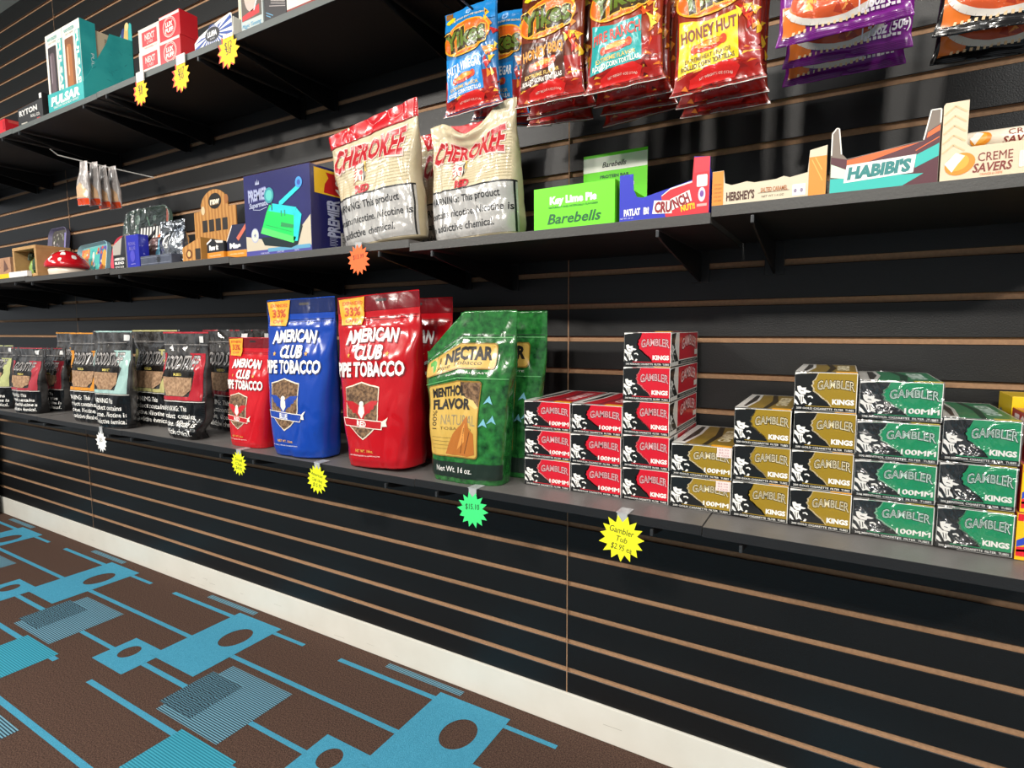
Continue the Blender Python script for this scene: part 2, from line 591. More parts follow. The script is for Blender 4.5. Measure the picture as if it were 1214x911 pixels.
for row, nm in ((0, 'lower'), (1, 'middle'), (2, 'upper')):
    for i in range(2, len(EDGES) - 1):
        x1, x0 = EDGES[i], EDGES[i + 1]
        if row == 2 and i < 3:
            continue
        zt = {0: LOW + (0.0015 if i in (3, 5, 7) else 0), 1: mid_top(i + 1), 2: UP + (0.002 if i % 2 else 0)}[row]
        where = ['', '', 'at the right edge of the photo', 'under the low gold cartons and the low candy trays', 'between the two wall seams, right of centre',
                 'left of centre', 'in the left third of the wall', 'near the far left end', 'at the far left end'][i] if row < 2 else \
                ['', '', '', '', 'under the white box with a red stripe', 'under the starburst card and clear pack', 'under the red and white boxes', 'under the black lettered box', 'at the far left end'][i]
        desc = ['', '', 'rightmost', 'second from the right', 'third from the right', 'fourth from the right', 'fifth from the right', 'sixth from the right', 'leftmost'][i] if row < 2 else \
               ['', '', '', 'rightmost', 'second from the right', 'third from the right', 'fourth from the right', 'fifth from the right', 'leftmost'][i]
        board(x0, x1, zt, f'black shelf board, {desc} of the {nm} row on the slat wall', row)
        n = len(BR)
        for q, bx in enumerate((x1 - 0.082, x0 + 0.06) if x1 - x0 > 0.5 else (x1 - 0.08,)):
            bracket(bx, zt - TH, LIPY, f'black bracket under the {["right","left"][q]} end of the {desc} {nm} shelf board')
# ------------------------------------------------------------------ filter tube cartons
def carton_mesh(col, w, size, kind, seed):
    h, d = (0.0615, 0.208) if size == 'KINGS' else (0.0575, 0.208)
    C = gloss(col)
    BLK, WHT = gloss('#131516'), gloss('#eceae4')
    dark = ink({'#c9162b': '#7c1f2c', '#94791f': '#2c2410', '#0c8a58': '#0b3a2b'}[col])
    pale = ink({'#c9162b': '#e9bfc0', '#94791f': '#e8dcb8', '#0c8a58': '#cfe6da'}[col])
    m = MB()
    m.box(0, w, 0, d, 0, h, BLK, 0.0008)
    def man(A, W, H, x0=0.0, z0=0.0):
        q = lambda pts: [(x0 + a * W, z0 + b * H) for a, b in pts]
        A.poly(q([(.01, .985), (.395, .985), (.365, .87), (.345, .80), (.315, .765), (.325, .70), (.30, .655), (.335, .58), (.33, .52), (.40, .46), (.46, .37), (.55, .28), (.62, .135), (.01, .135)]), WHT, 1)
        A.poly(q([(.012, .93), (.10, .955), (.25, .965), (.380, .978), (.35, .87), (.32, .80), (.29, .765), (.30, .70), (.275, .655), (.31, .58), (.305, .51), (.38, .44), (.44, .35), (.53, .26), (.60, .135), (.015, .135)]), BLK, 2)
        A.poly(q([(.05, .62), (.10, .64), (.13, .59), (.20, .60), (.19, .54), (.28, .50), (.25, .47), (.20, .47), (.19, .42), (.12, .42), (.08, .47), (.06, .53)]), WHT, 3)
        A.poly(q([(.02, .50), (.05, .48), (.09, .42), (.17, .40), (.16, .33), (.20, .25), (.22, .17), (.17, .20), (.13, .16), (.10, .25), (.06, .36), (.02, .40)]), WHT, 3)
        A.poly(q([(.015, .30), (.05, .25), (.09, .145), (.06, .145), (.015, .20)]), WHT, 3)
        A.line(q([(.23, .36), (.28, .38), (.31, .33)]), .006 * W * 4, WHT, 3)
        A.poly(q([(.24, .145), (.27, .22), (.30, .20), (.28, .145)]), WHT, 3)
        A.line(q([(.10, .37), (.12, .22)]), .003 * W * 4, BLK, 4)
        A.line(q([(.14, .36), (.15, .22)]), .003 * W * 4, BLK, 4)
        A.line(q([(.11, .52), (.16, .50)]), .003 * W * 4, BLK, 4)
    def face(A, W, H):
        A.rect(W * .3, W - .0003, .0004, H - .0004, WHT, 0)
        A.rect(W * .2, W - .0013, .11 * H, H - .0012, C, 1)
        man(A, W, H)
        A.rect(.001, W - .001, .015 * H, .115 * H, BLK, 3)
        A.text({'#c9162b': '200 REGULAR CIGARETTE', '#94791f': '200 GOLD CIGARETTE', '#0c8a58': '200 MENTHOL CIGARETTE'}[col], W * .34, H * .066, H * .05, WHT, 4, w=W * .58, bold=.01)
        A.text('FILTER', W * .73, H * .066, H * .05, WHT, 4, w=W * .14, bold=.01)
        A.text('TUBES', W * .895, H * .066, H * .05, WHT, 4, w=W * .13, bold=.01)
        A.text('GAMBLER', W * .67, H * .66, H * .20, dark, 3, w=W * .60, bold=.06, arch=H * .05, grow=.25)
        A.text('GAMBLER', W * .67, H * .66, H * .19, pale, 4, w=W * .585, bold=.018, arch=H * .05, grow=.25)
        A.text('GAMBLER', W * .67, H * .66, H * .175, dark, 5, w=W * .575, bold=-.022, arch=H * .05, grow=.25)
        if size == 'KINGS':
            A.text('KINGS', W * .79, H * .265, H * .125, WHT, 4, w=W * .34, bold=.05)
        else:
            A.text('100MM', W * .765, H * .265, H * .14, WHT, 4, w=W * .40)
            A.text('100MM', W * .765 + .0005, H * .265 + .0003, H * .14, WHT, 5, w=W * .40)
            A.text('100MM', W * .765 - .0005, H * .265 - .0003, H * .14, WHT, 6, w=W * .40)
    face(Art(m, front()), w, h)
    # long right side
    A = Art(m, right(w))
    A.rect(.0006, d - .0006, .0006, h - .0006, WHT, 0, ) 
    A.rect(.055, d - .004, .17 * h, h - .002, C, 1)
    man(A, .085, h, -.002)
    A.rect(.05, d - .004, .03 * h, .14 * h, BLK, 2)
    A.text('CIGARETTE FILTER TUBES', d * .62, h * .085, h * .05, WHT, 3, w=d * .6)
    A.text('GAMBLER', d * .64, h * .6, h * .36, dark, 2, w=d * .58, bold=.05, arch=h * .16)
    A.text('GAMBLER', d * .64, h * .6, h * .33, pale, 3, w=d * .57, bold=.015, arch=h * .16)
    A.rect(d - .03, d - .006, h * .25, h * .42, WHT, 3)
    A = Art(m, left(0, d))
    A.rect(.004, d - .055, .17 * h, h - .002, C, 0)
    A.text('GAMBLER', d * .4, h * .6, h * .3, pale, 2, w=d * .5, bold=.03, arch=h * .12)
    # lid: coloured field with a dark sweep and the name running front to back
    A = Art(m, top(h))
    A.rect(.0006, w - .0006, .0006, d - .0006, WHT, 0)
    A.rect(w * .12, w - .002, .003, d - .006, C, 1)
    A.poly([(w * .12, .003), (w * .22, .003), (w * .30, d * .5), (w * .26, d - .006), (w * .12, d - .006)], WHT, 2)
    A.poly([(w * .13, .02), (w * .18, .02), (w * .25, d * .5), (w * .21, d - .02), (w * .13, d - .02)], BLK, 3)
    A.poly([(w * .50, .003), (w * .58, .003), (w * .66, d * .5), (w * .55, d - .006), (w * .46, d - .006), (w * .55, d * .5)], dark, 2)
    A.text('GAMBLER', w * .76, d * .52, w * .2, pale, 3, w=d * .6, bold=.04, rot=R(90))
    return m.mesh('tube_carton'), h, d
CART = {}
GOLD, RED, GREEN = '#94791f', '#c9162b', '#0c8a58'
WRAP = mat('stretch_wrap', '#ffffff', 0.12, spec=0.8, trans=1.0, bump=(16, 1.0, 3, 1.6))
def wrap_mat():
    m = WRAP
    if 'done' in m:
        return m
    nt = m.node_tree
    b = nt.nodes['Principled BSDF']
    b.inputs['Transmission Weight'].default_value = 0
    out = nt.nodes['Material Output']
    tr = nt.nodes.new('ShaderNodeBsdfTransparent')
    gl = nt.nodes.new('ShaderNodeBsdfGlossy')
    gl.inputs['Roughness'].default_value = 0.16
    bp = [n for n in nt.nodes if n.type == 'BUMP'][0]
    bp.inputs['Distance'].default_value = 0.02
    nt.links.new(bp.outputs['Normal'], gl.inputs['Normal'])
    mx = nt.nodes.new('ShaderNodeMixShader')
    mx.inputs[0].default_value = 0.13
    nt.links.new(tr.outputs[0], mx.inputs[1])
    nt.links.new(gl.outputs[0], mx.inputs[2])
    nt.links.new(mx.outputs[0], out.inputs['Surface'])
    m['done'] = 1
    return m
def carton(col, size, x, y, z, rz, label, group):
    key = (col, size)
    w = 0.0868 if size == 'KINGS' else 0.1032
    if key not in CART:
        me, h, d = carton_mesh(col, w, size, None, 0)
        t = thing('cigarette_tube_carton', label, 'carton', (x, y, z), (0, 0, rz), group)
        o = bpy.data.objects.new('carton', me)
        COL.objects.link(o); o.parent = t
        m = MB()
        m.box(w * .66, w - .001, -.0006, .011, h + .0003, h + .0012, ink('#e8a21a' if col != GREEN else '#c9b44a'), 0.0002)
        m.build('tear_tab', t)
        if key == (GOLD, '100MM'):
            m = MB(); m.box(w * .76, w * .985, -.0022, -.0012, h * .70, h * .99, card('#e6d3cf'), 0.0002)
            A = Art(m, front(w * .76, -.0022, h * .70))
            for q in range(3):
                A.text(['$3.99', '$4.10', '100'][q], w * .112, h * (.23 - .085 * q), h * .05, ink('#b98f93'), 0, w=w * .16)
            m.build('price_sticker', t)
        if col == GREEN:
            m = MB()
            m.box(-.0012, w + .0012, -.003, d + .001, -.0001, h + .0022, wrap_mat(), 0.002)
            m.build('clear_wrap', t)
        CART[key] = t
        return t
    return copy_tree(CART[key], (x, y, z), (0, 0, rz), label)
rnd = random.Random(11)
stacks = [(RED, '100MM', -.5587, 3, 'leftmost red stack, beside the green pouch', 'red 100MM'),
          (RED, '100MM', -.4542, 3, 'second red stack, touching the tall tower', 'red 100MM'),
          (RED, 'KINGS', -.3492, 5, 'tall red tower of five', 'red KINGS'),
          (GOLD, '100MM', -.2588, 2, 'low gold stack of two', 'gold 100MM'),
          (GOLD, 'KINGS', -.1540, 3, 'gold stack of three', 'gold KINGS'),
          (GOLD, 'KINGS', -.0655, 4, 'gold stack of four', 'gold KINGS'),
          (GREEN, '100MM', .0222, 4, 'green stack of four', 'green 100MM'),
          (GREEN, 'KINGS', .1275, 3, 'green stack of three', 'green KINGS')]
lev = {2: ['lower', 'upper'], 3: ['bottom', 'middle', 'top'], 4: ['bottom', 'second from the bottom', 'third from the bottom', 'top'], 5: ['bottom', 'second from the bottom', 'middle', 'second from the top', 'top']}
for col, size, x, n, nm, kind in stacks:
    h = .0615 if size == 'KINGS' else .0575
    gap = .0024 if col == GREEN else .0005
    for k in range(n):
        carton(col, size, x + (rnd.uniform(-.0008, .0008) if k else 0), -.243 + rnd.uniform(-.002, .002), LOW + .0018 + k * (h + gap + .0008), R(rnd.uniform(-.25, .25)),
               f'{kind} carton, {lev[n][k]} box in the {nm}', 'cigarette tube cartons stacked on the lower shelf')

# yellow and red cartons at the right edge
def wave_carton(x, y, z, label, w=.17, h=.066, d=.09):
    t = thing('cigarette_tube_carton', label, 'carton', (x, y, z), group='yellow and red cartons at the right edge')
    m = MB(); m.box(0, w, 0, d, 0, h, gloss('#f2b81a'), .0008)
    A = Art(m, front())
    A.rect(.0008, w - .0008, h * .84, h - .0008, gloss('#d3202e'), 0)
    A.text('50', .022, h * .90, h * .16, ink('#f4f0ea'), 1, w=.03, bold=.05)
    A.poly([(.001, h * .42), (.02, h * .62), (.05, h * .66), (.09, h * .48), (w, h * .6), (w, h * .36), (.09, h * .3), (.05, h * .46), (.02, h * .42), (.001, h * .28)], gloss('#2f46b5'), 1)
    A.poly([(.001, h * .28), (.03, h * .34), (.06, h * .48), (.1, h * .34), (w, h * .36), (w, h * .2), (.06, h * .24), (.001, h * .18)], gloss('#d8293b'), 2)
    A.line([(.001, h * .2), (.03, h * .26), (.06, h * .4)], .003, ink('#f6f1ea'), 3)
    A.rect(.0008, w - .0008, h * .09, h * .24, gloss('#d3202e'), 3)
    A.text('250', .04, h * .165, h * .13, ink('#f4f0ea'), 4, w=.036, bold=.05)
    A = Art(m, left(0, d))
    A.rect(.001, d - .001, .001, h - .001, gloss('#b71b2b'), 0)
    A.text('50', d * .5, h * .58, h * .62, ink('#f1d9d5'), 1, w=d * .72, bold=.06)
    A.text('TUBES', d * .5, h * .12, h * .09, ink('#f1d9d5'), 1)
    A = Art(m, top(h))
    A.rect(.001, w - .001, .001, d * .8, gloss('#c8626c'), 0)
    m.build('carton', t)
    return t
for k, (dx, dy) in enumerate([(0, 0), (.002, .002), (.0075, .018)]):
    wave_carton(.2165 + dx, -.245 + dy, LOW + .0008 + k * .0672, 'yellow, red and blue wave carton at the right edge, ' + ['bottom one', 'middle one', 'top one'][k])
t = thing('cigarette_tube_carton', 'plain yellow carton standing behind the red wave cartons at the right edge', 'carton', (.2245, -.128, LOW + .0008), group='yellow and red cartons at the right edge')
m = MB(); m.box(0, .16, 0, .085, 0, .215, gloss('#e3bd1c'), .0008)
A = Art(m, left(0, .085))
A.ell(.02, .165, .014, .026, ink('#57719c'), 0); A.ell(.022, .158, .008, .02, ink('#2e3a66'), 1)
A.text('XTRA', .052, .145, .03, ink('#4c4416'), 0, w=.04, bold=.04)
m.build('carton', t)

# ------------------------------------------------------------------ pouches
TOB = mat('tobacco', '#8a6a4b', 0.8, mix=('#4a3423', 130, 0.12), bump=(140, 1.0, 4))
TOBL = mat('tobacco_light', '#b08d6c', 0.75, mix=('#84654a', 120, 0.14), bump=(120, 0.8, 4))
WHT = ink('#f3f0ea')
POUCH_A = [(0, .74), (.06, .76), (.3, .84), (.6, .92), (.82, .99), (1, 1)]
def pouch_b(T):
    return [(0, T * .46), (.05, T * .5), (.3, T * .47), (.6, T * .34), (.8, T * .13), (.88, T * .05), (1, .0022)]
def club_pouch(colour, dark, word, W, H, T, loc, rz, label, seed, lean=None, roll=0):
    t = thing('tobacco_pouch', label, 'pouch', loc, (0, R(roll), rz), 'stand-up pipe tobacco pouches')
    S = soft(W, H, POUCH_A, pouch_b(T), 3.4, .0042 * H / .39, seed, lean=lean)
    m = MB()
    M, D = film(colour), film(dark)
    skin(m, S, M, 44, 64)
    A = Art(m, lambda x, z, o: S(x, z, o), edge=.006, base=.0012, step=.0002)
    k = H / .395
    sh = ink(dark)
    A.rect(-W * .497, W * .497, H * .905, H * .995, D, 0)
    A.line([(-W * .49, H * .865), (W * .49, H * .865)], .0012 * k, D, 0)
    A.line([(-W * .49, H * .85), (W * .49, H * .85)], .001 * k, D, 0)
    for wd, zz, hh, ww in (('AMERICAN', .755, .078, .66), ('CLUB', .665, .078, .36), ('PIPE TOBACCO', .57, .082, .88)):
        A.text(wd, -W * .03 + W * .012, H * (zz - .006), H * hh, sh, 1, w=W * ww, bold=.045, shear=.05, arch=H * (.012 if wd == 'AMERICAN' else 0))
        A.text(wd, -W * .03, H * zz, H * hh, WHT, 2, w=W * ww, bold=.04, shear=.05, arch=H * (.012 if wd == 'AMERICAN' else 0))
    for sx in (-.30, .21):
        A.star(W * sx, H * .65, W * .028, ink('#d9a441'), 1)
    # shield: outline, eagle, rays, banner
    cx, cz, sw, shh = -W * .11, H * .335, W * .48, H * .31
    q = lambda pts: [(cx + a * sw, cz + b * shh) for a, b in pts]
    out = [(-.5, .42), (-.25, .46), (0, .52), (.25, .46), (.5, .42), (.5, -.1), (.46, -.3), (.25, -.44), (0, -.56), (-.25, -.44), (-.46, -.3), (-.5, -.1)]
    A.poly(q(out), ink('#e6d9c4'), 1)
    eag = ink('#e9e2d6') if False else ink(colour)
    for a in range(-5, 6):
        an = R(a * 17 - 90)
        A.poly(q([(0, -.02), (.44 * math.cos(an - .07), -.02 + .36 * math.sin(an - .07)), (.44 * math.cos(an + .07), -.02 + .36 * math.sin(an + .07))]), ink('#efe6d6'), 4)
    for s in (-1, 1):
        A.poly(q([(0, .03), (s * .12, .1), (s * .26, .16), (s * .50, .17), (s * .46, .10), (s * .40, .08), (s * .38, .02), (s * .30, .0), (s * .27, -.06), (s * .19, -.06), (s * .1, -.12), (0, -.12)]), eag, 6)
    A.poly(q([(-.06, -.04), (.06, -.04), (.09, -.17), (0, -.26), (-.09, -.17)]), eag, 6)
    A.poly(q([(-.08, .06), (.08, .06), (.10, -.06), (.0, -.16), (-.10, -.06)]), ink('#efe6d6'), 7)
    A.ell(cx, cz + .1 * shh, .07 * sw, .06 * shh, ink('#efe6d6'), 8)
    A.poly(q([(-.60, -.14), (.62, -.20), (.60, -.36), (-.57, -.30)]), ink('#efe6d6'), 7)
    A.poly(q([(-.58, -.155), (.60, -.215), (.58, -.345), (-.555, -.285)]), ink(colour), 8)
    A.poly(q([(.62, -.20), (.76, -.13), (.70, -.22), (.74, -.30), (.60, -.30)]), ink('#efe6d6'), 6)
    A.text(word, cx, cz - .25 * shh, H * .032, WHT, 9, w=sw * .28, bold=.03, rot=R(-4))
    A.text('NET WT. 16oz.', cx, H * .098, H * .016, ink('#d9a441'), 2, w=W * .3, bold=.02)
    A.text('PIPE TOBACCO BLENDED FOR MAXIMUM FLAVOR', cx, H * .07, H * .007, WHT, 2, w=W * .5)
    m.build('bag', t)
    m = MB()
    A = Art(m, lambda x, z, o: S(x, z, o), edge=.006, base=.0022, step=.0001)
    A.poly(q([(a * .95, b * .95) for a, b in out]), TOB, 0)
    m.build('window', t)
    m = MB()
    Y, O = gloss('#eda52c'), ink('#b84a1c')
    A = Art(m, lambda x, z, o: S(x, z, o), edge=.006, base=.0034, step=.0002)
    sx, sz = -W * .30, H * .91
    A.poly([(sx - W * .17, sz + H * .075), (sx + W * .17, sz + H * .082), (sx + W * .14, sz - H * .085), (sx - W * .12, sz - H * .08)], Y, 0)
    A.text('EXPANDED', sx + W * .01, sz + H * .05, H * .022, O, 1, w=W * .26, bold=.03)
    A.text('33%', sx + W * .01, sz + H * .0, H * .05, O, 1, w=W * .2, bold=.04)
    A.text('OFF', sx, sz - H * .055, H * .022, O, 1, w=W * .16, bold=.03)
    m.build('discount_sticker', t)
    m = MB()
    A = Art(m, lambda x, z, o: S(x, z, o), edge=.006, base=.0015, step=.0002)
    A.rrect(W * .0, W * .13, H * .955, H * .972, H * .008, ink('#14060a'), 0)
    m.build('hang_slot', t)
    return t
club_pouch('#b20f1a', '#6d0a14', 'RED', .245, .398, .115, (-.922, -.255, LOW + .006), R(3), 'large red eagle-shield tobacco pouch standing left of the green pouch', 2.3, roll=-3)
club_pouch('#123f9e', '#0d1f52', 'BLUE', .243, .398, .105, (-1.192, -.262, LOW + .003), R(2), 'large blue eagle-shield tobacco pouch between two red ones', 5.1, roll=-1)
club_pouch('#b20f1a', '#6d0a14', 'RED', .245, .398, .09, (at_depth(536, 352, -.12).x - .121, -.12, LOW + .001), R(0), 'large red eagle-shield pouch mostly hidden behind the front red pouch', 7.7)
club_pouch('#bf1420', '#6d0a14', 'RED', .19, .30, .085, (-1.418, -.252, LOW + .001), R(1), 'small red eagle-shield tobacco pouch beside the black bags', 9.2)

def leaf_pouch(loc, rz, label, seed, folded):
    W, H, T = .222, .358, (.09 if folded else .055)
    t = thing('tobacco_pouch', label, 'pouch', loc, (0, 0, rz), 'stand-up pipe tobacco pouches')
    zt = (lambda u: .085 * max(0, min(1, (-.12 - u) / .82)) ** 1.0) if folded else None
    S = soft(W, H, [(0, .76), (.06, .78), (.4, .86), (.75, .98), (1, .99)], pouch_b(T), 3.2, .004, seed, ztop=zt)
    G = mat('green_leaf_film', '#2f8038', 0.2, coat=0.5, mix=('#0c3219', 70, 0.25), bump=(20, 0.6, 3, 1.2))
    m = MB(); skin(m, S, G, 44, 64)
    A = Art(m, lambda x, z, o: S(x, z, o), edge=.006, base=.0012, step=.0002)
    A.rect(-W * .49, W * .49, H * .035, H * .125, ink('#1c2a22', .3), 0)
    A.text('Net Wt. 16 oz.', -W * .10, H * .083, H * .035, WHT, 1, w=W * .5)
    A.line([(-W * .485, H * .86), (W * .485, H * .86)], .0014, ink('#12391f'), 1)
    A.line([(-W * .485, H * .845), (W * .485, H * .845)], .0012, ink('#6fae72'), 1)
    A.line([(-W * .48, H * .615), (W * .48, H * .615)], .002, ink('#55a05c'), 1)
    for (a, b) in ((.26, .47), (.31, .36), (.22, .34)):
        A.poly([(W * a, H * b), (W * (a + .06), H * (b + .05)), (W * (a + .10), H * b), (W * (a + .05), H * (b + .015))], ink('#79b6c8', .3), 1)
    A.text('NATURAL TASTE', W * .05, H * .645, H * .01, WHT, 1, w=W * .5)
    m.build('bag', t)
    TAN, TAN2 = gloss('#c9a550'), gloss('#8d6d2a')
    m = MB(); A = Art(m, lambda x, z, o: S(x, z, o), edge=.006, base=.0022, step=.0002)
    A.rrect(-W * .47, W * .34, H * .665, H * .815, .008, TAN2, 0)
    A.rrect(-W * .46, W * .33, H * .673, H * .808, .008, TAN, 1)
    A.text('NECTAR', W * .03, H * .758, H * .075, ink('#171310'), 2, w=W * .52, bold=.05)
    A.text('Pipe Tobacco', -W * .06, H * .702, H * .026, ink('#171310'), 2, w=W * .5, shear=.3)
    A.text('GREEN', -W * .29, H * .757, H * .013, ink('#171310'), 2, w=H * .052, rot=R(90), bold=.03)
    A.poly([(-W * .42, H * .79), (-W * .37, H * .80), (-W * .34, H * .77), (-W * .34, H * .70), (-W * .365, H * .685), (-W * .38, H * .75), (-W * .41, H * .75)], ink('#4c9c37'), 2)
    m.build('brand_label', t)
    m = MB(); A = Art(m, lambda x, z, o: S(x, z, o), edge=.006, base=.0022, step=.0002)
    A.rrect(-W * .43, W * .22, H * .155, H * .60, .007, TAN2, 0)
    A.rrect(-W * .42, W * .21, H * .162, H * .592, .007, TAN, 1)
    A.poly([(-W * .02, H * .592), (W * .21, H * .592), (W * .21, H * .45), (W * .14, H * .49), (W * .05, H * .50), (-W * .03, H * .53)], TOB, 2)
    A.poly([(-W * .03, H * .53), (W * .05, H * .50), (W * .14, H * .49), (W * .21, H * .45), (W * .18, H * .44), (W * .04, H * .475)], gloss('#dcbf74'), 3)
    A.text('MENTHOL', -W * .17, H * .545, H * .058, ink('#171310'), 4, w=W * .40, bold=.05)
    A.text('FLAVOR', -W * .13, H * .468, H * .060, ink('#171310'), 4, w=W * .48, bold=.05)
    A.text('100%', -W * .345, H * .37, H * .038, ink('#171310'), 4, w=H * .115, rot=R(90))
    A.text('NATURAL', -W * .035, H * .375, H * .062, ink('#8d7f5e'), 3, w=W * .44)
    A.text('TOBACCO', -W * .06, H * .322, H * .018, ink('#5a4a2c'), 3, w=W * .4)
    A.poly([(-W * .2, H * .17), (-W * .1, H * .29), (0, H * .345), (W * .08, H * .40), (W * .1, H * .33), (W * .17, H * .30), (W * .19, H * .18), (W * .1, H * .165)], gloss('#b06a2c'), 4)
    A.poly([(-W * .05, H * .2), (W * .02, H * .32), (W * .06, H * .36), (W * .05, H * .25)], gloss('#d59148'), 5)
    A.line([(W * .06, H * .18), (W * .12, H * .31)], .002, ink('#5c3213'), 5)
    A.line([(W * .0, H * .18), (W * .05, H * .33)], .0016, ink('#5c3213'), 5)
    for q in range(4):
        A.line([(-W * .38, H * (.20 + .022 * q)), (W * .12, H * (.20 + .022 * q))], .0007, ink('#5a4a2c'), 3)
    m.build('flavour_label', t)
    return t
leaf_pouch((-.678, -.262, LOW + .001), R(3), 'green leaf-print tobacco pouch with a folded top left corner', 3.3, True)
leaf_pouch((at_depth(649, 372, -.182).x - .110, -.182, LOW + .001), R(0), 'green leaf-print pouch half hidden behind the folded one', 6.4, False)

def black_bag(W, H, T, col, loc, rz, label, seed, word='GOLD', crush=0.0):
    t = thing('tobacco_bag', label, 'bag', loc, (0, 0, rz), 'black tobacco bags with warning text')
    S = soft(W, H, [(0, .76), (.08, .82), (.4, .88), (.75, .97), (1, 1.04)], pouch_b(T), 3.0, .0085, seed, fold=(lambda u, v: -crush * math.exp(-((v - .08) / .07) ** 2) * (u + .6) if crush else 0))
    CLR = mat('smoky_film', '#6a6765', 0.12, coat=0.8, metal=0.35, mix=('#1b1a1b', 20, 0.15), bump=(18, 0.9, 3, 1.4))
    m = MB(); skin(m, S, CLR, 36, 54)
    A = Art(m, lambda x, z, o: S(x, z, o), edge=.007, base=.0012, step=.0002)
    BLK, C = film('#101113'), film(col)
    A.rect(-W * .495, W * .495, .004, H * .345, BLK, 1)
    A.line([(-W * .49, H * .35), (W * .49, H * .35)], .002, ink('#d8d4cc'), 2)
    for q, tx in enumerate(['WARNING: This', 'product contains', 'nicotine. Nicotine is', 'an addictive chemical.']):
        A.text(tx, -W * .46, H * (.285 - .07 * q), H * .050, WHT, 3, w=W * [.66, .84, .92, .92][q], bold=.01, align='l')
    A.rect(-W * .47, W * .47, H * .36, H * .395, C, 1)
    A.poly([(W * .22, H * .39), (W * .47, H * .39), (W * .47, H * .80), (W * .1, H * .80), (W * .34, H * .62)], C, 1)
    A.poly([(-W * .47, H * .60), (-W * .40, H * .60), (-W * .40, H * .80), (-W * .47, H * .80)], C, 1)
    A.rect(-W * .42, W * .30, H * .575, H * .635, ink('#17130f', .25), 2)
    A.text(word, -W * .05, H * .60, H * .024, ink('#d8c565'), 3, w=W * .18, bold=.03)
    for x, wd in ((-W * .2, 'GOOD'), (W * .17, 'STUFF')):
        A.text(wd, x, H * .715, H * .135, ink('#1a1718'), 3, w=W * .35, bold=.05, shear=.12)
        A.text(wd, x, H * .715, H * .128, ink('#c9c4bf', .25), 4, w=W * .34, bold=.015, shear=.12)
        A.text(wd, x, H * .715, H * .12, ink('#6c6668', .3), 5, w=W * .33, bold=-.02, shear=.12)
    A.rect(-W * .495, W * .495, H * .985, H * .999, ink(col), 2)
    A.line([(-W * .49, H * .88), (W * .49, H * .88)], .002, ink('#8f8b88', .25), 1)
    A.line([(-W * .49, H * .86), (W * .49, H * .86)], .0015, ink('#2a2829', .25), 1)
    m.build('bag', t)
    m = MB(); A = Art(m, lambda x, z, o: S(x, z, o), edge=.008, base=.0022, step=.0002)
    A.poly([(-W * .42, H * .575), (W * .28, H * .575), (W * .26, H * .46), (W * .12, H * .40), (-W * .28, H * .40), (-W * .40, H * .47)], TOBL, 0)
    m.build('window', t)
    m = MB(); A = Art(m, lambda x, z, o: S(x, z, o), edge=.008, base=.0022, step=.0002)
    A.rect(W * .30, W * .42, H * .90, H * .96, card('#d9d8d6'), 0)
    m.build('price_sticker', t)
    return t
z0 = LOW + .001
black_bag(.205, .316, .080, '#a81f2c', (-1.700, -.268, z0), R(4), 'black tobacco bag with a dark red side and crumpled foot', 1.1, 'RED', .02)
black_bag(.25, .322, .07, '#8e2029', (-1.705, -.132, z0), R(0), 'black bag with red top edge behind the red-sided bag', 8.3, 'RED')
black_bag(.262, .322, .075, '#b9b277', (-2.005, -.192, z0), R(2), 'black tobacco bag with pale yellow trim left of the red-sided one', 4.4)
black_bag(.20, .320, .068, '#9fbfb9', (-2.090, -.286, z0), R(6), 'black tobacco bag with pale mint trim, overlapping the yellow trimmed one', 12.6, 'MINT')
black_bag(.235, .314, .075, '#d0892a', (-2.290, -.268, z0), R(3), 'black tobacco bag with orange top edge and orange side', 15.2)
black_bag(.22, .314, .075, '#c98a30', (at_depth(64, 394, -.13).x + .112, -.12, z0), R(0), 'black orange-edged bag half hidden behind the front orange one', 18.8)
black_bag(.205, .256, .075, '#a83a44', (-2.760, -.280, z0), R(6), 'short black bag with a dark red corner, second from the far left', 21.5, 'RED')
black_bag(.19, .252, .062, '#83202b', (at_depth(60, 417, -.21).x, -.20, z0), R(0), 'short black maroon-sided bag behind the second bag from the left', 24.9, 'RED')
black_bag(.19, .262, .075, '#b3b77f', (-3.035, -.270, z0), R(4), 'short black bag with a pale green window at the left photo edge', 27.7)
black_bag(.20, .322, .05, '#3a2c2e', (at_depth(324, 400, -.05).x - .1, -.05, z0), R(0), 'black bag with a black top behind the small red pouch', 31.3, 'RED')
# ------------------------------------------------------------------ middle shelf
def simple_box(m, w, d, h, base, bev=.0008):
    m.box(0, w, 0, d, 0, h, base, bev)
# --- blue rolling machine box
zb = 1.2045
def scan(A, x, z, w, h, m, n=22, seed=1):
    r = random.Random(seed)
    xx = x
    while xx < x + w:
        q = r.choice([.0012, .0018, .003]) * w / .03
        A.rect(xx, min(xx + q * .6, x + w), z, z + h, m, 3)
        xx += q
t = thing('machine_box', 'navy blue box with a green cigarette machine picture on the middle shelf', 'box', (-1.348, -.30, zb + .001))
w, d, h = .247, .150, .203
NAVY = mat('navy_box', '#2b2c6b', 0.22, coat=0.7, mix=('#1d1d50', 6, 0.3), bump=(5, 0.25))
m = MB(); simple_box(m, w, d, h, NAVY)
A = Art(m, front())
A.poly([(.002, .01), (w - .002, .012), (w - .002, .085), (w * .86, .06), (w * .4, .035), (.002, .052)], gloss('#c9bda6'), 0)
A.rect(.001, w - .001, .001, .014, gloss('#4b4a96'), 1)
A.rect(w * .35, w * .98, .008, .017, gloss('#5f9dbd'), 2)
for q in range(3):
    A.text(['TUBE FILLING', 'KING SIZE', '100MM'][q], w * (.3 + .24 * q), .006, .004, ink('#cfcfe8'), 2)
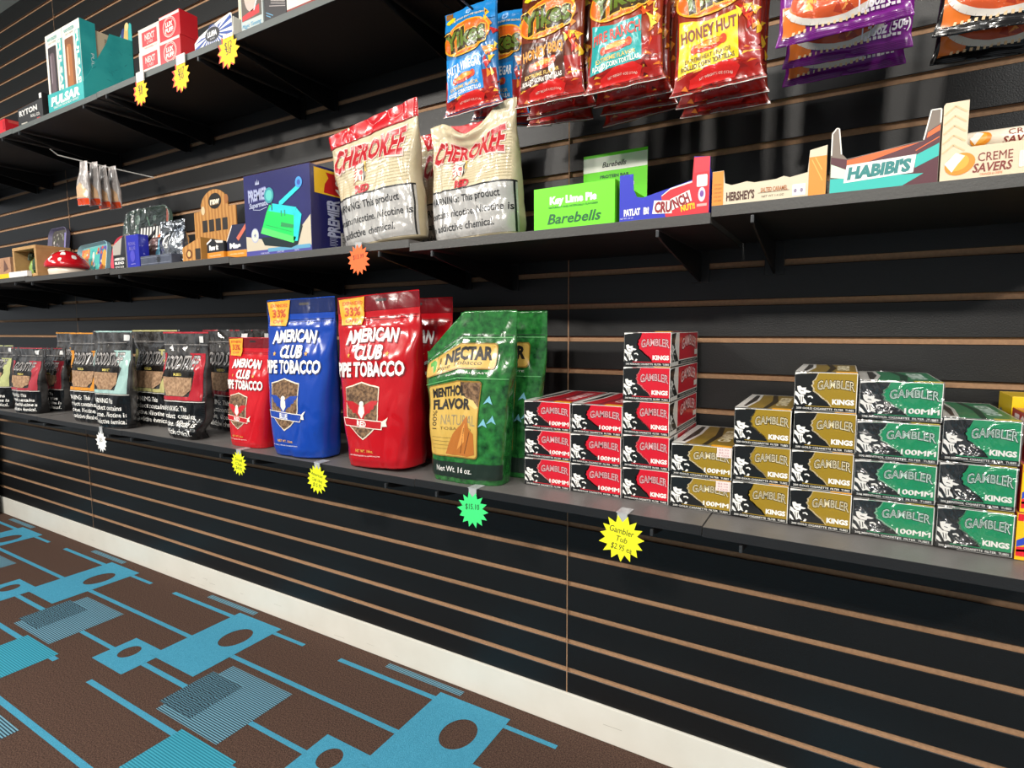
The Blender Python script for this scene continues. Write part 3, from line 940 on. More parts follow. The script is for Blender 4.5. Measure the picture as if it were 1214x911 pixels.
A.poly([(w * .25, .045), (w * .30, .025), (w * .70, .012), (w * .80, .018), (w * .88, .06), (w * .84, .07), (w * .78, .04)], ink('#15262a', .3), 3)
GR, CY, LG = gloss('#17d05c'), gloss('#20c9cf'), gloss('#58f06a')
A.poly([(w * .26, .060), (w * .80, .026), (w * .86, .085), (w * .77, .100), (w * .40, .122), (w * .35, .105)], GR, 4)
A.poly([(w * .74, .028), (w * .80, .026), (w * .87, .088), (w * .80, .104), (w * .76, .09)], CY, 5)
A.poly([(w * .25, .056), (w * .74, .023), (w * .78, .036), (w * .28, .07)], LG, 5)
A.poly([(w * .38, .108), (w * .76, .088), (w * .80, .106), (w * .45, .124)], CY, 5)
A.poly([(w * .54, .115), (w * .60, .118), (w * .86, .150), (w * .87, .165), (w * .82, .168), (w * .80, .155), (w * .55, .126)], CY, 6)
A.ell(w * .845, .163, .012, .013, gloss('#3b93d8'), 7)
A.ell(w * .845, .163, .006, .0065, gloss('#2c4aa0'), 8)
A.ell(w * .40, .145, .018, .019, gloss('#2f8f9a'), 6)
A.ell(w * .40, .145, .012, .013, gloss('#5bc0b5'), 7)
A.rect(w * .43, w * .445, .108, .128, ink('#0b5040'), 7)
A.rect(w * .57, w * .585, .09, .104, ink('#0b8a58'), 7); A.rect(w * .62, w * .635, .09, .104, ink('#0b8a58'), 7)
A.poly([(w * .56, .066), (w * .74, .058), (w * .75, .066), (w * .57, .076)], ink('#0b8a48'), 7)
A.line([(w * .33, .075), (w * .72, .05)], .001, ink('#0b8a48'), 7)
sil = ink('#aab0cc', .35)
A.text('PREMIER', w * .225, .152, .026, ink('#6d6fa8', .35), 2, w=w * .31, bold=.06, rot=R(2), grow=.2)
A.text('PREMIER', w * .225, .152, .024, sil, 3, w=w * .30, bold=.03, rot=R(2), grow=.2)
A.text('Supermatic', w * .235, .128, .013, sil, 3, w=w * .30, shear=.25, rot=R(3), bold=.03)
A.line([(w * .14, .116), (w * .25, .113), (w * .36, .118)], .0015, sil, 3)
A.poly([(w * .19, .176), (w * .20, .186), (w * .215, .178), (w * .225, .19), (w * .235, .178), (w * .25, .186), (w * .255, .176)], sil, 3)
A.ell(w * .155, .052, .015, .018, sil, 3); A.ell(w * .155, .052, .012, .015, ink('#d7d2c2'), 4); A.star(w * .155, .052, .007, ink('#6d78a0'), 5)
A = Art(m, right(w))
A.rect(.012, d - .002, h * .68, h - .006, gloss('#f0c02e'), 0)
A.poly([(.04, h * .70), (d - .006, h * .69), (d - .006, h - .012), (.048, h - .012), (.056, h * .88), (.044, h * .8)], gloss('#c11f22'), 1)
A.text('4.97', .088, h * .83, .022, ink('#f3ece0'), 2, w=.05, bold=.04, rot=R(90))
A.text('PREMIER', d * .45, h * .42, .034, sil, 1, w=.09, bold=.04, rot=R(90), grow=.2)
A.text('Supermatic', d * .68, h * .42, .014, sil, 1, w=.075, shear=.25, rot=R(90))
A.rect(d * .60, d * .90, h * .07, h * .26, card('#e8e8e6'), 1)
for q in range(11):
    A.rect(d * .63, d * .82, h * (.085 + .015 * q), h * (.085 + .015 * q + [.006, .010, .004][q % 3]), ink('#1b1b22'), 2)
for q in range(6):
    A.rect(d * .36, d * (.50 + .03 * (q % 2)), h * (.09 + .02 * q), h * (.096 + .02 * q), sil, 1)
A.ell(d * .93, h * .4, .006, .012, sil, 1)
m.build('carton', t)

# --- cream pouches with red tops
CREAM = mat('cream_foil', '#cdbd98', 0.22, coat=0.45, metal=0.0, mix=('#dccfb2', 22, 0.3), bump=(14, 0.6, 3, 1.2))
SILV = mat('pale_foil', '#c4c2be', 0.22, coat=0.45, metal=0.15, mix=('#aeaba7', 22, 0.25), bump=(14, 0.6, 3, 1.2))
def cream_bag(W, H, T, loc, rot, label, seed, ztop=None, fold=None, wb=.82, redtop=True):
    t = thing('tobacco_pouch', label, 'pouch', loc, rot, 'cream tobacco pouches on the middle shelf')
    S = soft(W, H, [(0, wb), (.1, wb + .02), (.4, wb + .03), (.75, .95), (1, 1)], pouch_b(T), 3.0, .0075, seed, ztop=ztop, fold=fold)
    m = MB(); skin(m, S, CREAM, 48, 66, back=CREAM)
    A = Art(m, lambda x, z, o: S(x, z, o), edge=.006, base=.0012, step=.0002)
    A.rect(-W * .497, W * .497, .003, H * .375, SILV, 0)
    BL, RD = ink('#15171c', .35), ink('#b3222a', .3)
    A.rect(-W * .497, W * .497, H * .375, H * .388, BL, 1)
    A.line([(W * .485, .003), (W * .485, H * .38)], .0022, BL, 1)
    for q, tx in enumerate(['WARNING: This product', 'contains nicotine. Nicotine is', 'an addictive chemical.']):
        A.text(tx, -W * .487, H * (.305 - .105 * q), H * .058, BL, 2, w=W * [.86, .965, .80][q], bold=.015, align='l')
    lr = random.Random(int(seed * 10))
    for q in range(16):
        zz = H * (.42 + .024 * q)
        A.line([(-W * .47, zz), (W * .47, zz)], .0007, ink('#ab9a72'), 0)
    A.text('RED', -W * .05, H * .425, H * .06, RD, 3, w=W * .17, bold=.06)
    A.text('CHEROKEE', -W * .01, H * .715, H * .165, ink('#e9c7bd'), 2, w=W * .86, bold=.06, grow=.35, arch=H * .01)
    A.text('CHEROKEE', -W * .01, H * .715, H * .155, RD, 3, w=W * .84, bold=.035, grow=.35, arch=H * .01)
    # printed head with feathers
    q = lambda pts: [(-W * .09 + a * W * .20, H * .558 + b * H * .155) for a, b in pts]
    A.poly(q([(-.28, .45), (.1, .42), (.42, .5), (.3, .15), (.34, -.2), (.15, -.5), (-.1, -.35), (-.3, -.5), (-.38, -.1)]), ink('#e6ddca'), 2)
    A.poly(q([(.30, .48), (.45, .5), (.36, .2), (.42, -.05), (.26, .02)]), ink('#d9b04a'), 3)
    A.poly(q([(.16, .18), (.30, .42), (.36, .40), (.28, .08), (.30, -.3), (.18, -.48), (.2, -.1)]), ink('#332420'), 3)
    A.poly(q([(-.05, .12), (.1, .16), (.16, .0), (.1, -.14), (-.04, -.1), (-.1, .02)]), RD, 3)
    for k in range(6):
        A.poly(q([(-.34 + .02 * k, .48 - .19 * k), (-.24 + .03 * (k % 2), .50 - .19 * k), (-.30, .36 - .19 * k), (-.40, .36 - .19 * k)]), RD, 3)
    A.line(q([(-.2, .3), (.05, .22), (.2, .3)]), .0022, ink('#8f8a80'), 4)
    A.line(q([(-.15, -.15), (-.1, -.4)]), .0022, RD, 4); A.line(q([(.05, -.18), (.1, -.42)]), .0022, RD, 4)
    m.build('bag', t)
    if redtop:
        m = MB(); A = Art(m, lambda x, z, o: S(x, z, o), edge=.006, base=.0022, step=.0003)
        A.rect(-W * .5, W * .5, H * .865, H * .998, film('#c4141f'), 0)
        A.line([(-W * .49, H * .872), (W * .49, H * .872)], .0012, ink('#8e0d16'), 1)
        A.line([(W * .2, H * .985), (W * .22, H * .93), (W * .28, H * .91), (W * .34, H * .93), (W * .36, H * .985)], .001, ink('#e58d86'), 1)
        m.build('red_top_band', t)
        m = MB(); skin(m, soft(W * .999, H, [(0, wb), (.1, wb + .02), (.4, wb + .03), (.75, .95), (1, 1)], [(0, T * .02), (1, .0008)], 3.0, 0, seed, ztop=ztop), film('#c4141f'), 10, 8, .88, 1.002)
    if not redtop:
        m = MB(); m.prism([(-W * .36, H * .70), (W * .40, H * .70), (W * .43, H * .955), (W * .2, H * .90), (-W * .05, H * .885), (-W * .38, H * .93)], front(0, .004, 0), .001, film('#c4141f')); m.build('red_inner_flap', t)
    return t
cream_bag(.272, .29, .105, (-.926, -.235, zb + .010), (R(3), R(-5), R(0)), 'cream pouch with a flat red top in front, beside the blue box', 2.9, ztop=lambda u: .016 * (1 - u) / 2, wb=.80)
cream_bag(.225, .285, .09, (-.802, -.112, zb + .001), (0, R(-2), R(2)), 'cream pouch with red top standing behind, between the two front ones', 6.1)
cream_bag(.205, .262, .11, (-.662, -.240, zb - .002), (R(2), R(-3), R(4)), 'cream pouch with a caved-in folded top, right of the other two', 9.8,
          ztop=lambda u: .052 * math.exp(-((u + .02) / .45) ** 2) + .018 * max(0, -u), fold=lambda u, v: -.03 * math.exp(-((v - .93) / .10) ** 2) * math.exp(-((u + .1) / .5) ** 2), wb=.92, redtop=False)

# --- open candy trays
GREY_IN = card('#b9b2a6')
def tray(name, label, cat, loc, w, d, fpts, side_h, back_h, mats, art, parts=None, t=.0012, group=None, left_art=None, right_art=None, back=True):
    """open display carton: a front panel of outline fpts, two sides, floor, back"""
    th_ = thing(name, label, cat, loc, group=group)
    outer, inner = mats
    m = MB(); m.prism(fpts, front(0, 0, 0), t, outer)
    art(Art(m, front()))
    m.build('front_panel', th_)
    m = MB()
    m.box(0, w, t, d, 0, t, inner)
    if isinstance(side_h, (int, float)):
        side_h = [(t, 0), (d, 0), (d, back_h), (t, side_h)]
    m.prism(side_h, left(0, 0, 0) if False else (lambda a, z, o: Vector((-o, a, z))), t, outer)
    m.prism(side_h, right(w, 0, 0), t, outer)
    if right_art: right_art(Art(m, right(w)))
    if back:
        m.box(0, w, d - t, d, 0, back_h, inner)
    m.build('tray', th_)
    return th_
LIME, LIME2, DKG = card('#6ce01c'), card('#84ea3a'), ink('#0e5c2a')
def lime_art(A):
    w, h = .154, .073
    A.text('Key Lime Pie', .077, .050, .0125, WHT, 1, w=.090, bold=.06)
    A.text('NATURALLY AND ARTIFICIALLY FLAVORED', .077, .0375, .0035, DKG, 1, w=.094, bold=.02)
    A.text('Barebells', .080, .018, .018, DKG, 1, w=.100, bold=.02, shear=.28)
zm = MIDM + .001
t = tray('bar_display_box', 'lime green open bar display box with a white banded header', 'display box', (-.499, -.312, zm), .154, .20,
         [(0, 0), (.154, 0), (.154, .073), (0, .073)], .073, .074, (LIME, LIME2), lime_art)
m = MB(); m.prism([(.012, .07), (.148, .07), (.148, .178), (.012, .178)], front(0, .198, 0), .0012, LIME)
A = Art(m, front(0, .198, 0))
A.rect(.012, .148, .143, .172, card('#efeee6'), 0)
A.text('Barebells', .080, .156, .011, ink('#23231f'), 1, w=.05, shear=.28, bold=.02)
A.text('PROTEIN BAR', .080, .132, .006, DKG, 1, w=.062, bold=.04)
A.text('Key Lime Pie', .080, .115, .0115, WHT, 1, w=.085, bold=.05)
A.text('NATURALLY AND ARTIFICIALLY FLAVORED', .08, .10, .0035, DKG, 1, w=.08)
m.build('header', t)

BLUEC, REDC = card('#1c2bb4'), card('#d0202f')
def crunch_art(A):
    A.poly([(.078, .001), (.1452, .001), (.1452, .086), (.121, .088), (.119, .052), (.085, .045), (.07, .035)], REDC, 0)
    A.text('PATLAT', .022, .0145, .0105, WHT, 2, w=.028, bold=.05, rot=R(1))
    A.text('B!', .046, .0145, .0105, WHT, 2, w=.009, bold=.05)
    A.text('NET WT 1.55 OZ', .013, .005, .0022, WHT, 2, w=.022)
    A.poly([(.056, .008), (.088, .006), (.088, .026), (.059, .029)], ink('#f1ede6'), 2)
    A.poly([(.087, .010), (.119, .022), (.115, .039), (.085, .028)], ink('#f1ede6'), 2)
    A.text('CRU', .0735, .0175, .0165, ink('#8c1220'), 4, w=.027, bold=.05, rot=R(-3))
    A.text('NCH', .102, .0245, .0155, ink('#8c1220'), 4, w=.026, bold=.05, rot=R(20))
    A.text('NUT!!', .113, .013, .009, ink('#f0c31c'), 5, w=.022, bold=.05, rot=R(8))
    A.rrect(.126, .142, .042, .060, .002, ink('#efe3e2'), 2)
    A.ell(.134, .030, .0055, .011, ink('#d6cfe0'), 2); A.ell(.134, .031, .003, .005, ink('#7a4a9c'), 3)
    A.rect(.127, .142, .012, .016, ink('#e9a6a2'), 2)
    A.poly([(.071, .0355), (.085, .0455), (.119, .0525), (.119, .050), (.085, .043), (.071, .034)], ink('#e7dccf'), 1)
    A.rect(.122, .1448, .064, .086, ink('#e03040'), 1)
tray('candy_display_box', 'blue and red open candy display box with a tilted white word tile', 'display box', (-.3365, -.312, zm), .1455, .17,
     [(0, 0), (.1455, 0), (.1455, .086), (.121, .089), (.119, .054), (.085, .046), (.04, .036), (.030, .038), (.024, .05), (.023, .076), (0, .076)],
     [(.0012, 0), (.17, 0), (.17, .03), (.06, .03), (.03, .06), (.0012, .07)], .03, (BLUEC, GREY_IN), crunch_art)
BEIGE, ORNG = card('#d6c8ae'), card('#d98a2c')
zr = MIDR + .001
def hersh_art(A):
    A.rect(0, .0165, .0008, .0515, ORNG, 0)
    A.rect(.1325, .1545, .0008, .054, ORNG, 0)
    for q in range(5):
        A.text('SALTED CARAMEL', .0085, .008 + .006 * q, .003, ink('#a5611c'), 1, w=.012)
    A.line([(.136, .05), (.143, .035), (.15, .02)], .0012, ink('#f0b050'), 1); A.line([(.14, .053), (.149, .035)], .0012, ink('#f0b050'), 1)
    A.text("HERSHEY'S", .041, .0125, .0125, ink('#4a2418'), 1, w=.040, bold=.04)
    A.text('SALTED CARAMEL', .0875, .0165, .0065, ink('#b0682e'), 1, w=.036, bold=.02)
    A.line([(.066, .0125), (.108, .0125)], .0008, ink('#8a7d6a'), 1)
    A.text('NET WT 1.4 OZ', .086, .007, .003, ink('#6a5d4a'), 1, w=.03)
    A.rrect(.112, .129, .003, .019, .001, WHT, 1)
    A.ell(.116, .010, .002, .003, ink('#8c7f96'), 2); A.ell(.124, .010, .002, .003, ink('#8c7f96'), 2)
tray('candy_display_box', 'low cream open candy tray with orange corner posts and brown lettering', 'display box', (-.187, -.312, zr), .1545, .15,
     [(0, 0), (.1545, 0), (.1545, .068), (.133, .064), (.131, .034), (.108, .030), (.10, .033), (.09, .030), (.06, .029), (.05, .032), (.038, .030), (.028, .029), (.0185, .033), (.0165, .052), (0, .052)],
     [(.0012, 0), (.15, 0), (.15, .02), (.04, .02), (.02, .045), (.0012, .05)], .02, (BEIGE, GREY_IN), hersh_art)
TEALC = card('#2bb5ab')
BACKC = card('#7a6c60')
def habibi_art(A):
    MAR, OR = card('#4f1a28'), card('#e06428')
    A.poly([(.0006, .0006), (.1229, .0006), (.1229, .074), (.110, .066), (.106, .055), (.085, .053), (.06, .049), (.02, .044), (.0006, .050)], MAR, 0)
    A.poly([(.0006, .0006), (.085, .0006), (.108, .014), (.0006, .020)], TEALC, 1)
    A.poly([(.020, .043), (.058, .049), (.085, .052), (.102, .054), (.06, .042), (.02, .030)], OR, 1)
    A.poly([(.109, .058), (.1229, .066), (.1229, .073), (.110, .065)], OR, 1)
    A.poly([(.098, .022), (.1229, .034), (.1229, .050), (.098, .038)], TEALC, 2)
    A.line([(.098, .044), (.1229, .058)], .0012, OR, 2)
    A.poly([(.001, .022), (.020, .018), (.020, .030), (.001, .040)], ink('#cfe6c8'), 2)
    A.poly([(.017, .0125), (.0965, .0165), (.099, .0395), (.020, .0360)], ink('#f0eee6'), 3)
    A.text("HABIBI'S", .058, .0262, .0155, ink('#157a78'), 4, w=.072, bold=.06, shear=.15, rot=R(2))
    for p in ([(.001, .052), (.001, .081), (.006, .088), (.009, .087), (.013, .052)], [(.106, .0565), (.1125, .0925), (.1229, .0925), (.1229, .075)]):
        A.line(p, .0016, ink('#e8e4da'), 2)
tray('candy_display_box', 'teal and orange open candy tray with tall pointed end posts', 'display box', (-.028, -.312, zr), .1235, .15,
     [(0, 0), (.1235, 0), (.1235, .093), (.112, .093), (.106, .056), (.085, .054), (.06, .050), (.02, .045), (.014, .052), (.009, .088), (.006, .089), (0, .083)],
     [(.0012, 0), (.15, 0), (.15, .025), (.05, .025), (.02, .075), (.0012, .083)], .025, (BACKC, GREY_IN), habibi_art)
CREAMC = card('#dcc8aa')
def candy(A, x, z, r, l=1):
    A.ell(x, z, r, r * .82, ink('#e08a1e', .3), l, rot=R(25)); A.ell(x - r * .15, z + r * .1, r * .75, r * .6, ink('#f0a838', .3), l + 1, rot=R(25))
    A.poly([(x - r, z + r * .1), (x - r * .3, z + r * .9), (x + r * .3, z + r * .6), (x - r * .2, z - r * .1), (x - r * .5, z - r * .6)], ink('#f3e8dc', .3), l + 2)
def creme_art(A):
    for q in range(5):
        A.line([(.001, .035 + .012 * q), (.012, .045 + .012 * q), (.024, .036 + .012 * q)], .002, ink('#dcb98c'), 0)
    candy(A, .020, .020, .016)
    A.text('CREME', .055, .026, .011, ink('#7c2a22'), 1, w=.034)
    A.text('SAVERS', .053, .013, .011, ink('#7c2a22'), 1, w=.038, bold=.02, shear=.15)
    A.text('ORANGES & CREME', .052, .0045, .003, ink('#c8602a'), 1, w=.022)
    A.rrect(.078, .112, .008, .028, .002, ink('#f3e4cd'), 1); candy(A, .098, .018, .008, 2)
    for k in range(2):
        A.text('CREME SAVERS', .15, .02, .012, ink('#7c2a22'), 1, w=.04)
t = tray('candy_display_box', 'cream open candy box with an orange swirl and one tall corner post', 'display box', (.0975, -.312, zr), .175, .16,
     [(0, 0), (.175, 0), (.175, .040), (.03, .040), (.026, .044), (.0258, .098), (.002, .098), (0, .095)],
     [(.0012, 0), (.16, 0), (.16, .035), (.03, .04), (.02, .09), (.0012, .095)], .035, (CREAMC, card('#d8c4a4')), creme_art)
for k, (dy, zz) in enumerate([(.030, .028), (.055, .056)]):
    r_ = thing('candy_roll', ['lower cream candy roll lying in the open cream box', 'upper cream candy roll on top in the open cream box'][k], 'candy', (.127, -.312 + dy, zr + .0015), group='candy rolls in the cream box')
    m = MB()
    m.tube([(0, 0, zz), (.004, 0, zz), (.14, 0, zz), (.144, 0, zz)], [.008, .0135, .0135, .008], mat('roll_wrap', '#efe2cc', 0.25, coat=.4, bump=(40, .3)), 20)
    def cyl(x, z, o, zz=zz):
        a = z / .0138
        return Vector((x, -(.0136 + o) * math.cos(a), zz + (.0136 + o) * math.sin(a)))
    A = Art(m, cyl, edge=.004)
    candy(A, .016, .001, .0115)
    A.text('CREME', .062, .006, .0085, ink('#7c2a22'), 1, w=.036)
    A.text('SAVERS', .059, -.004, .0085, ink('#7c2a22'), 1, w=.040, bold=.02, shear=.15)
    m.build('wrapper', r_)
# support block of rolls below (a layer of rolls in the tray)
r_ = thing('candy_roll', 'cream candy roll at the bottom of the cream box behind its front panel', 'candy', (.127, -.312 + .0265, zr + .0015), group='candy rolls in the cream box')
m = MB(); m.tube([(0, .0, .0135), (.004, .0, .0135), (.14, .0, .0135), (.144, .0, .0135)], [.008, .0132, .0132, .008], MATS['roll_wrap'], 20); m.build('wrapper', r_)

# ------------------------------------------------------------------ left part of the middle shelf
z1, z2, z3, z4 = 1.2035 + .001, 1.209 + .001, 1.214 + .001, 1.219 + .001
# small rolling machine boxes, black and white over an orange band
for k, (x, y, lab) in enumerate([(-1.519, -.300, 'small black box with an orange band at the wooden display, left of its twin'), (-1.436, -.296, 'small navy box with an orange band beside the large blue box')]):
    t = thing('paper_box', lab, 'box', (x, y, z1 if x > -1.39 else z2), (0, 0, R(-3 if k == 0 else 2)), group='small orange banded boxes')
    w, d, h = .080, .09, .086
    m = MB(); m.box(0, w, 0, d, 0, .018, gloss('#dd8a22'), .0005); 
    A = Art(m, front()); A.text('ROLLING PAPERS', w / 2, .009, .004, ink('#f6e4c4'), 1, w=w * .7)
    m.build('orange_tray', t)
    m = MB(); m.prism([(.0, .018), (w, .018), (w, .045 + .04 * k), (w * .3, .055 + .03 * k), (0, .045)], front(0, .0005, 0), d - .002, gloss(['#17181c', '#1d2140'][k]))
    A = Art(m, front(0, .0005, 0))
    A.text(['Raw it', 'Mas'][k], w * .42, .031, .013, WHT, 1, w=w * .55, bold=.06)
    A.poly([(0, .045), (w * .3, .055 + .03 * k), (w * .3, .05 + .03 * k), (0, .040)], ink('#e9e2da'), 1)
    A.poly([(w * .5, .05), (w * .98, .046 + .038 * k), (w * .98, .040 + .03 * k), (w * .6, .042)], ink('#c9624a' if k else '#d8d0c8'), 1)
    m.build('cover', t)
    if k == 1:
        for j in range(3):
            pass
# wooden look paper display with an arched header
WOOD = mat('printed_wood', '#c08a45', 0.55, stripes=('#a8702f', 0.018, 'X', 3.0))
t = thing('paper_display', 'wood-print rolling paper display with an arched header and black oval', 'display box', (-1.900, -.160, z2))
m = MB()
hp = [(0, 0), (.225, 0), (.225, .202), (.190, .202), (.185, .208)] + [(.113 + .075 * math.cos(R(a)), .204 + .058 * math.sin(R(a))) for a in range(15, 180, 15)] + [(.040, .206), (.036, .200), (.0, .198)]
m.prism(hp, front(0, .06, 0), .003, WOOD)
A = Art(m, front(0, .06, 0))
A.ell(.118, .225, .034, .025, ink('#16130f', .35), 1); A.text('raw', .118, .226, .022, ink('#e9dfc8'), 2, w=.05, bold=.05); A.line([(.095, .213), (.14, .214)], .002, ink('#8a6a34'), 2)
for q in range(4):
    A.rect(.045 + .036 * q, .072 + .036 * q, .130, .168, ink('#241e1a'), 1)
A.ell(.052, .20, .010, .014, ink('#d9c39a'), 1); A.ell(.178, .225, .011, .015, ink('#9c5f24'), 1)
m.build('header', t)
m = MB()
m.prism([(-.06, 0), (.06, 0), (.06, .055), (-.06, .03)], right(.002, 0, 0), .002, WOOD); m.prism([(-.06, 0), (.06, 0), (.06, .055), (-.06, .03)], right(.225, 0, 0), .002, WOOD)
m.box(0, .225, -.062, -.060, 0, .032, WOOD); m.box(0, .225, -.06, .06, 0, .002, WOOD)
A = Art(m, front(0, -.062, 0)); A.ell(.03, .016, .012, .011, ink('#7c4a1c'), 1); A.ell(.03, .016, .006, .006, ink('#e0b070'), 2)
m.build('tray', t)
for k in range(4):
    p = tag(None or thing('paper_pack', f'silver-blue paper pack in the wood-print display, {["first", "second", "third", "fourth"][k]} from the left', 'pack', (-1.880 + .048 * k, -.188 + .008 * (k % 2), z2 + .0022), group='paper packs in the wood-print display'))
    m = MB(); m.box(0, .040, 0, .03, 0, .082 - .004 * k, gloss(['#7f95a8', '#8fa9b8', '#5d7d96', '#3c4a58'][k]), .001)
    A = Art(m, front()); A.rect(.004, .036, .01, .05, ink('#dfe4e6', .3), 0); A.text('raw', .02, .062, .009, ink('#17181c'), 1)
    m.build('pack', p)
t = thing('paper_tray', 'small wood-print tray with a round emblem beside the silver foil bag', 'tray', (-1.632, -.302, z2))
m = MB(); m.prism([(0, 0), (.088, 0), (.088, .064), (0, .040)], front(), .045, WOOD); A = Art(m, front())
A.ell(.032, .021, .015, .013, ink('#6e3f18'), 1); A.ell(.032, .021, .008, .008, ink('#e0b070'), 2); A.rect(.062, .086, .004, .034, ink('#241e1a'), 1)
m.build('tray', t)
# slate lozenge card, silver bag, brown pack
t = thing('flat_tin', 'long slate grey flat tin lying at the shelf edge below the silver bag', 'tin', (-1.845, -.308, z2))
m = MB(); m.box(0, .165, 0, .03, 0, .030, mat('slate', '#565c6b', .4, mix=('#3c4150', 40, .3)), .003)
A = Art(m, front()); A.star(.10, .016, .014, ink('#20242c'), 0, 8, .5); A.line([(.002, .024), (.16, .024)], .001, ink('#8a90a0'), 0); A.line([(.002, .006), (.16, .006)], .001, ink('#8a90a0'), 0)
m.build('tin', t)
t = thing('snack_pouch', 'crinkled silver foil bag standing behind the slate tin', 'pouch', (-1.765, -.250, z2), (0, 0, R(2)))
FOIL = mat('silver_foil', '#b8bcc2', 0.16, metal=0.85, mix=('#3c434c', 24, 0.12), bump=(30, 1.0, 3, 1.5))
S = soft(.125, .138, [(0, .95), (.5, .92), (1, 1)], [(0, .02), (.4, .026), (.9, .006), (1, .001)], 2.6, .008, 41.2)
m = MB(); skin(m, S, FOIL, 26, 24); A = Art(m, lambda x, z, o: S(x, z, o), edge=.006, base=.001)
A.ell(0, .075, .012, .022, ink('#e6e6e2', .3), 0); A.poly([(-.006, .055), (.008, .06), (.006, .09), (-.004, .09)], ink('#2c3038'), 1)
m.build('bag', t)
t = thing('snack_pouch', 'shiny brown pouch with a blue edge left of the silver foil bag', 'pouch', (-1.945, -.218, z2), (0, 0, R(4)))
S = soft(.125, .105, [(0, .97), (.5, .95), (1, 1)], [(0, .018), (.4, .024), (.9, .008), (1, .002)], 3, .004, 47.2)
m = MB(); skin(m, S, mat('brown_foil', '#8a6a6a', .2, coat=.5, metal=.3, mix=('#5a3f40', 30, .2), bump=(26, .7, 3, 1.2)), 24, 22)
A = Art(m, lambda x, z, o: S(x, z, o), edge=.006, base=.001); A.rect(.046, .060, .004, .1, film('#7ec0dc'), 0)
m.build('bag', t)
# blue box and grey/black box with a slanted top
t = thing('cigar_box', 'glossy blue box with an open slanted black flap', 'box', (-1.935, -.300, z2))
w, d, h = .070, .030, .10
m = MB(); m.box(0, w, 0, d, 0, h, gloss('#2128a8'), .001); A = Art(m, front())
A.text('ROYAL', w * .48, .074, .010, ink('#8f86c8'), 1, w=.04); A.text('BLUE', w * .48, .06, .010, ink('#8f86c8'), 1, w=.034); A.ell(w * .48, .036, .014, .018, ink('#4a46b8'), 1); A.line([(w * .3, .012), (w * .68, .012)], .002, ink('#8f86c8'), 1)
m.build('box', t)
m = MB(); m.prism([(-.02, .055), (0, .06), (.10, .115), (.10, .106), (.0, .045), (-.02, .04)], front(0, .034, 0), .003, card('#15161a')); m.build('flap', t)
t = thing('paper_box', 'grey and black box with white lettering left of the blue box', 'box', (-2.018, -.300, z2))
m = MB(); m.prism([(0, 0), (.078, 0), (.078, .105), (0, .074)], front(), .05, card('#aaa39a')); A = Art(m, front())
A.rect(.001, .077, .001, .045, ink('#17181b'), 0); A.poly([(.045, .045), (.077, .045), (.077, .103), (.06, .098)], ink('#22242a'), 0)
A.text('AMERICAN', .036, .032, .008, WHT, 1, w=.06, bold=.03); A.text('BLEND', .036, .020, .008, WHT, 1, w=.055, bold=.03); A.text('KING SIZE', .036, .008, .006, WHT, 1, w=.05)
m.build('box', t)
# trays
def rounded(w, h, r, n=8):
    pts = []
    for cx, cz, a0 in ((w - r, r, -90), (w - r, h - r, 0), (r, h - r, 90), (r, r, 180)):
        for k in range(n + 1):
            a = R(a0 + k * 90 / n)
            pts.append((cx + r * math.cos(a), cz + r * math.sin(a)))
    return pts
def rolling_tray(label, loc, rot, w, h, r, rim, face, art, group='rolling trays on the middle shelf', wrapm=None):
    t = thing('rolling_tray', label, 'tray', loc, rot, group)
    m = MB()
    outer, inn = rounded(w, h, r), rounded(w - .016, h - .016, max(.004, r - .008))
    inn = [(a + .008, b + .008) for a, b in inn]
    n = len(outer)
    vs = [(a, -.001, b) for a, b in outer] + [(a, -.001, b) for a, b in outer] + [(a, .014, b) for a, b in inn]
    ring = [(a * .985 + w * .0075, -.001, b * .985 + h * .0075) for a, b in outer]
    vs = [(a, 0, b) for a, b in outer] + ring + [(a, .013, b) for a, b in inn] + [(a * .97 + w * .015, .016, b * .97 + h * .015) for a, b in outer]
    fs = []
    for i in range(n):
        j = (i + 1) % n
        fs += [(i, j, n + j, n + i), (n + i, n + j, 2 * n + j, 2 * n + i), (j, i, 3 * n + i, 3 * n + j)]
    fs.append(tuple(reversed(range(3 * n, 4 * n))))
    m.add(vs, fs, rim)
    m.build('rim', t)
    m = MB()
    A = Art(m, front(0, .013, 0), base=.0)
    A.poly(inn, face, 0)
    art(Art(m, front(0, .013, 0)))
    m.build('printed_face', t)
    if wrapm:
        m = MB(); m.prism(rounded(w + .004, h + .004, r), front(-.002, -.002, -.0005), .001, wrapm); m.build('clear_wrap', t)
    return t
def art_cat(A):
    A.poly([(.06, .02), (.055, .06), (.075, .10), (.09, .07), (.10, .02)], ink('#eae6de'), 1); A.poly([(.105, .02), (.11, .05), (.125, .07), (.14, .04), (.14, .02)], ink('#eae6de'), 1)
    A.poly([(.07, .04), (.075, .07), (.083, .05)], ink('#2a2726'), 2)
    A.ell(.035, .175, .010, .012, ink('#e3ddd2'), 1); A.ell(.03, .2, .006, .008, ink('#cfc8c0'), 1)
    r = random.Random(3)
    for q in range(50):
        A.ell(r.uniform(.02, .14), r.uniform(.10, .24), r.uniform(.003, .008), r.uniform(.003, .01), ink(r.choice(['#6c6f58', '#8a7f86', '#5b4a4f', '#9a9a8c'])), 0, 8)
    A.poly([(.12, .02), (.15, .02), (.15, .24), (.125, .24), (.135, .12)], ink('#8c82c0'), 1)
rolling_tray('tall narrow dark tray with a white cat drawing standing behind the red mushroom', (-3.17, -.050, z4), (R(-7), 0, 0), .175, .262, .035, card('#6f6a86'), card('#504c46'), art_cat)
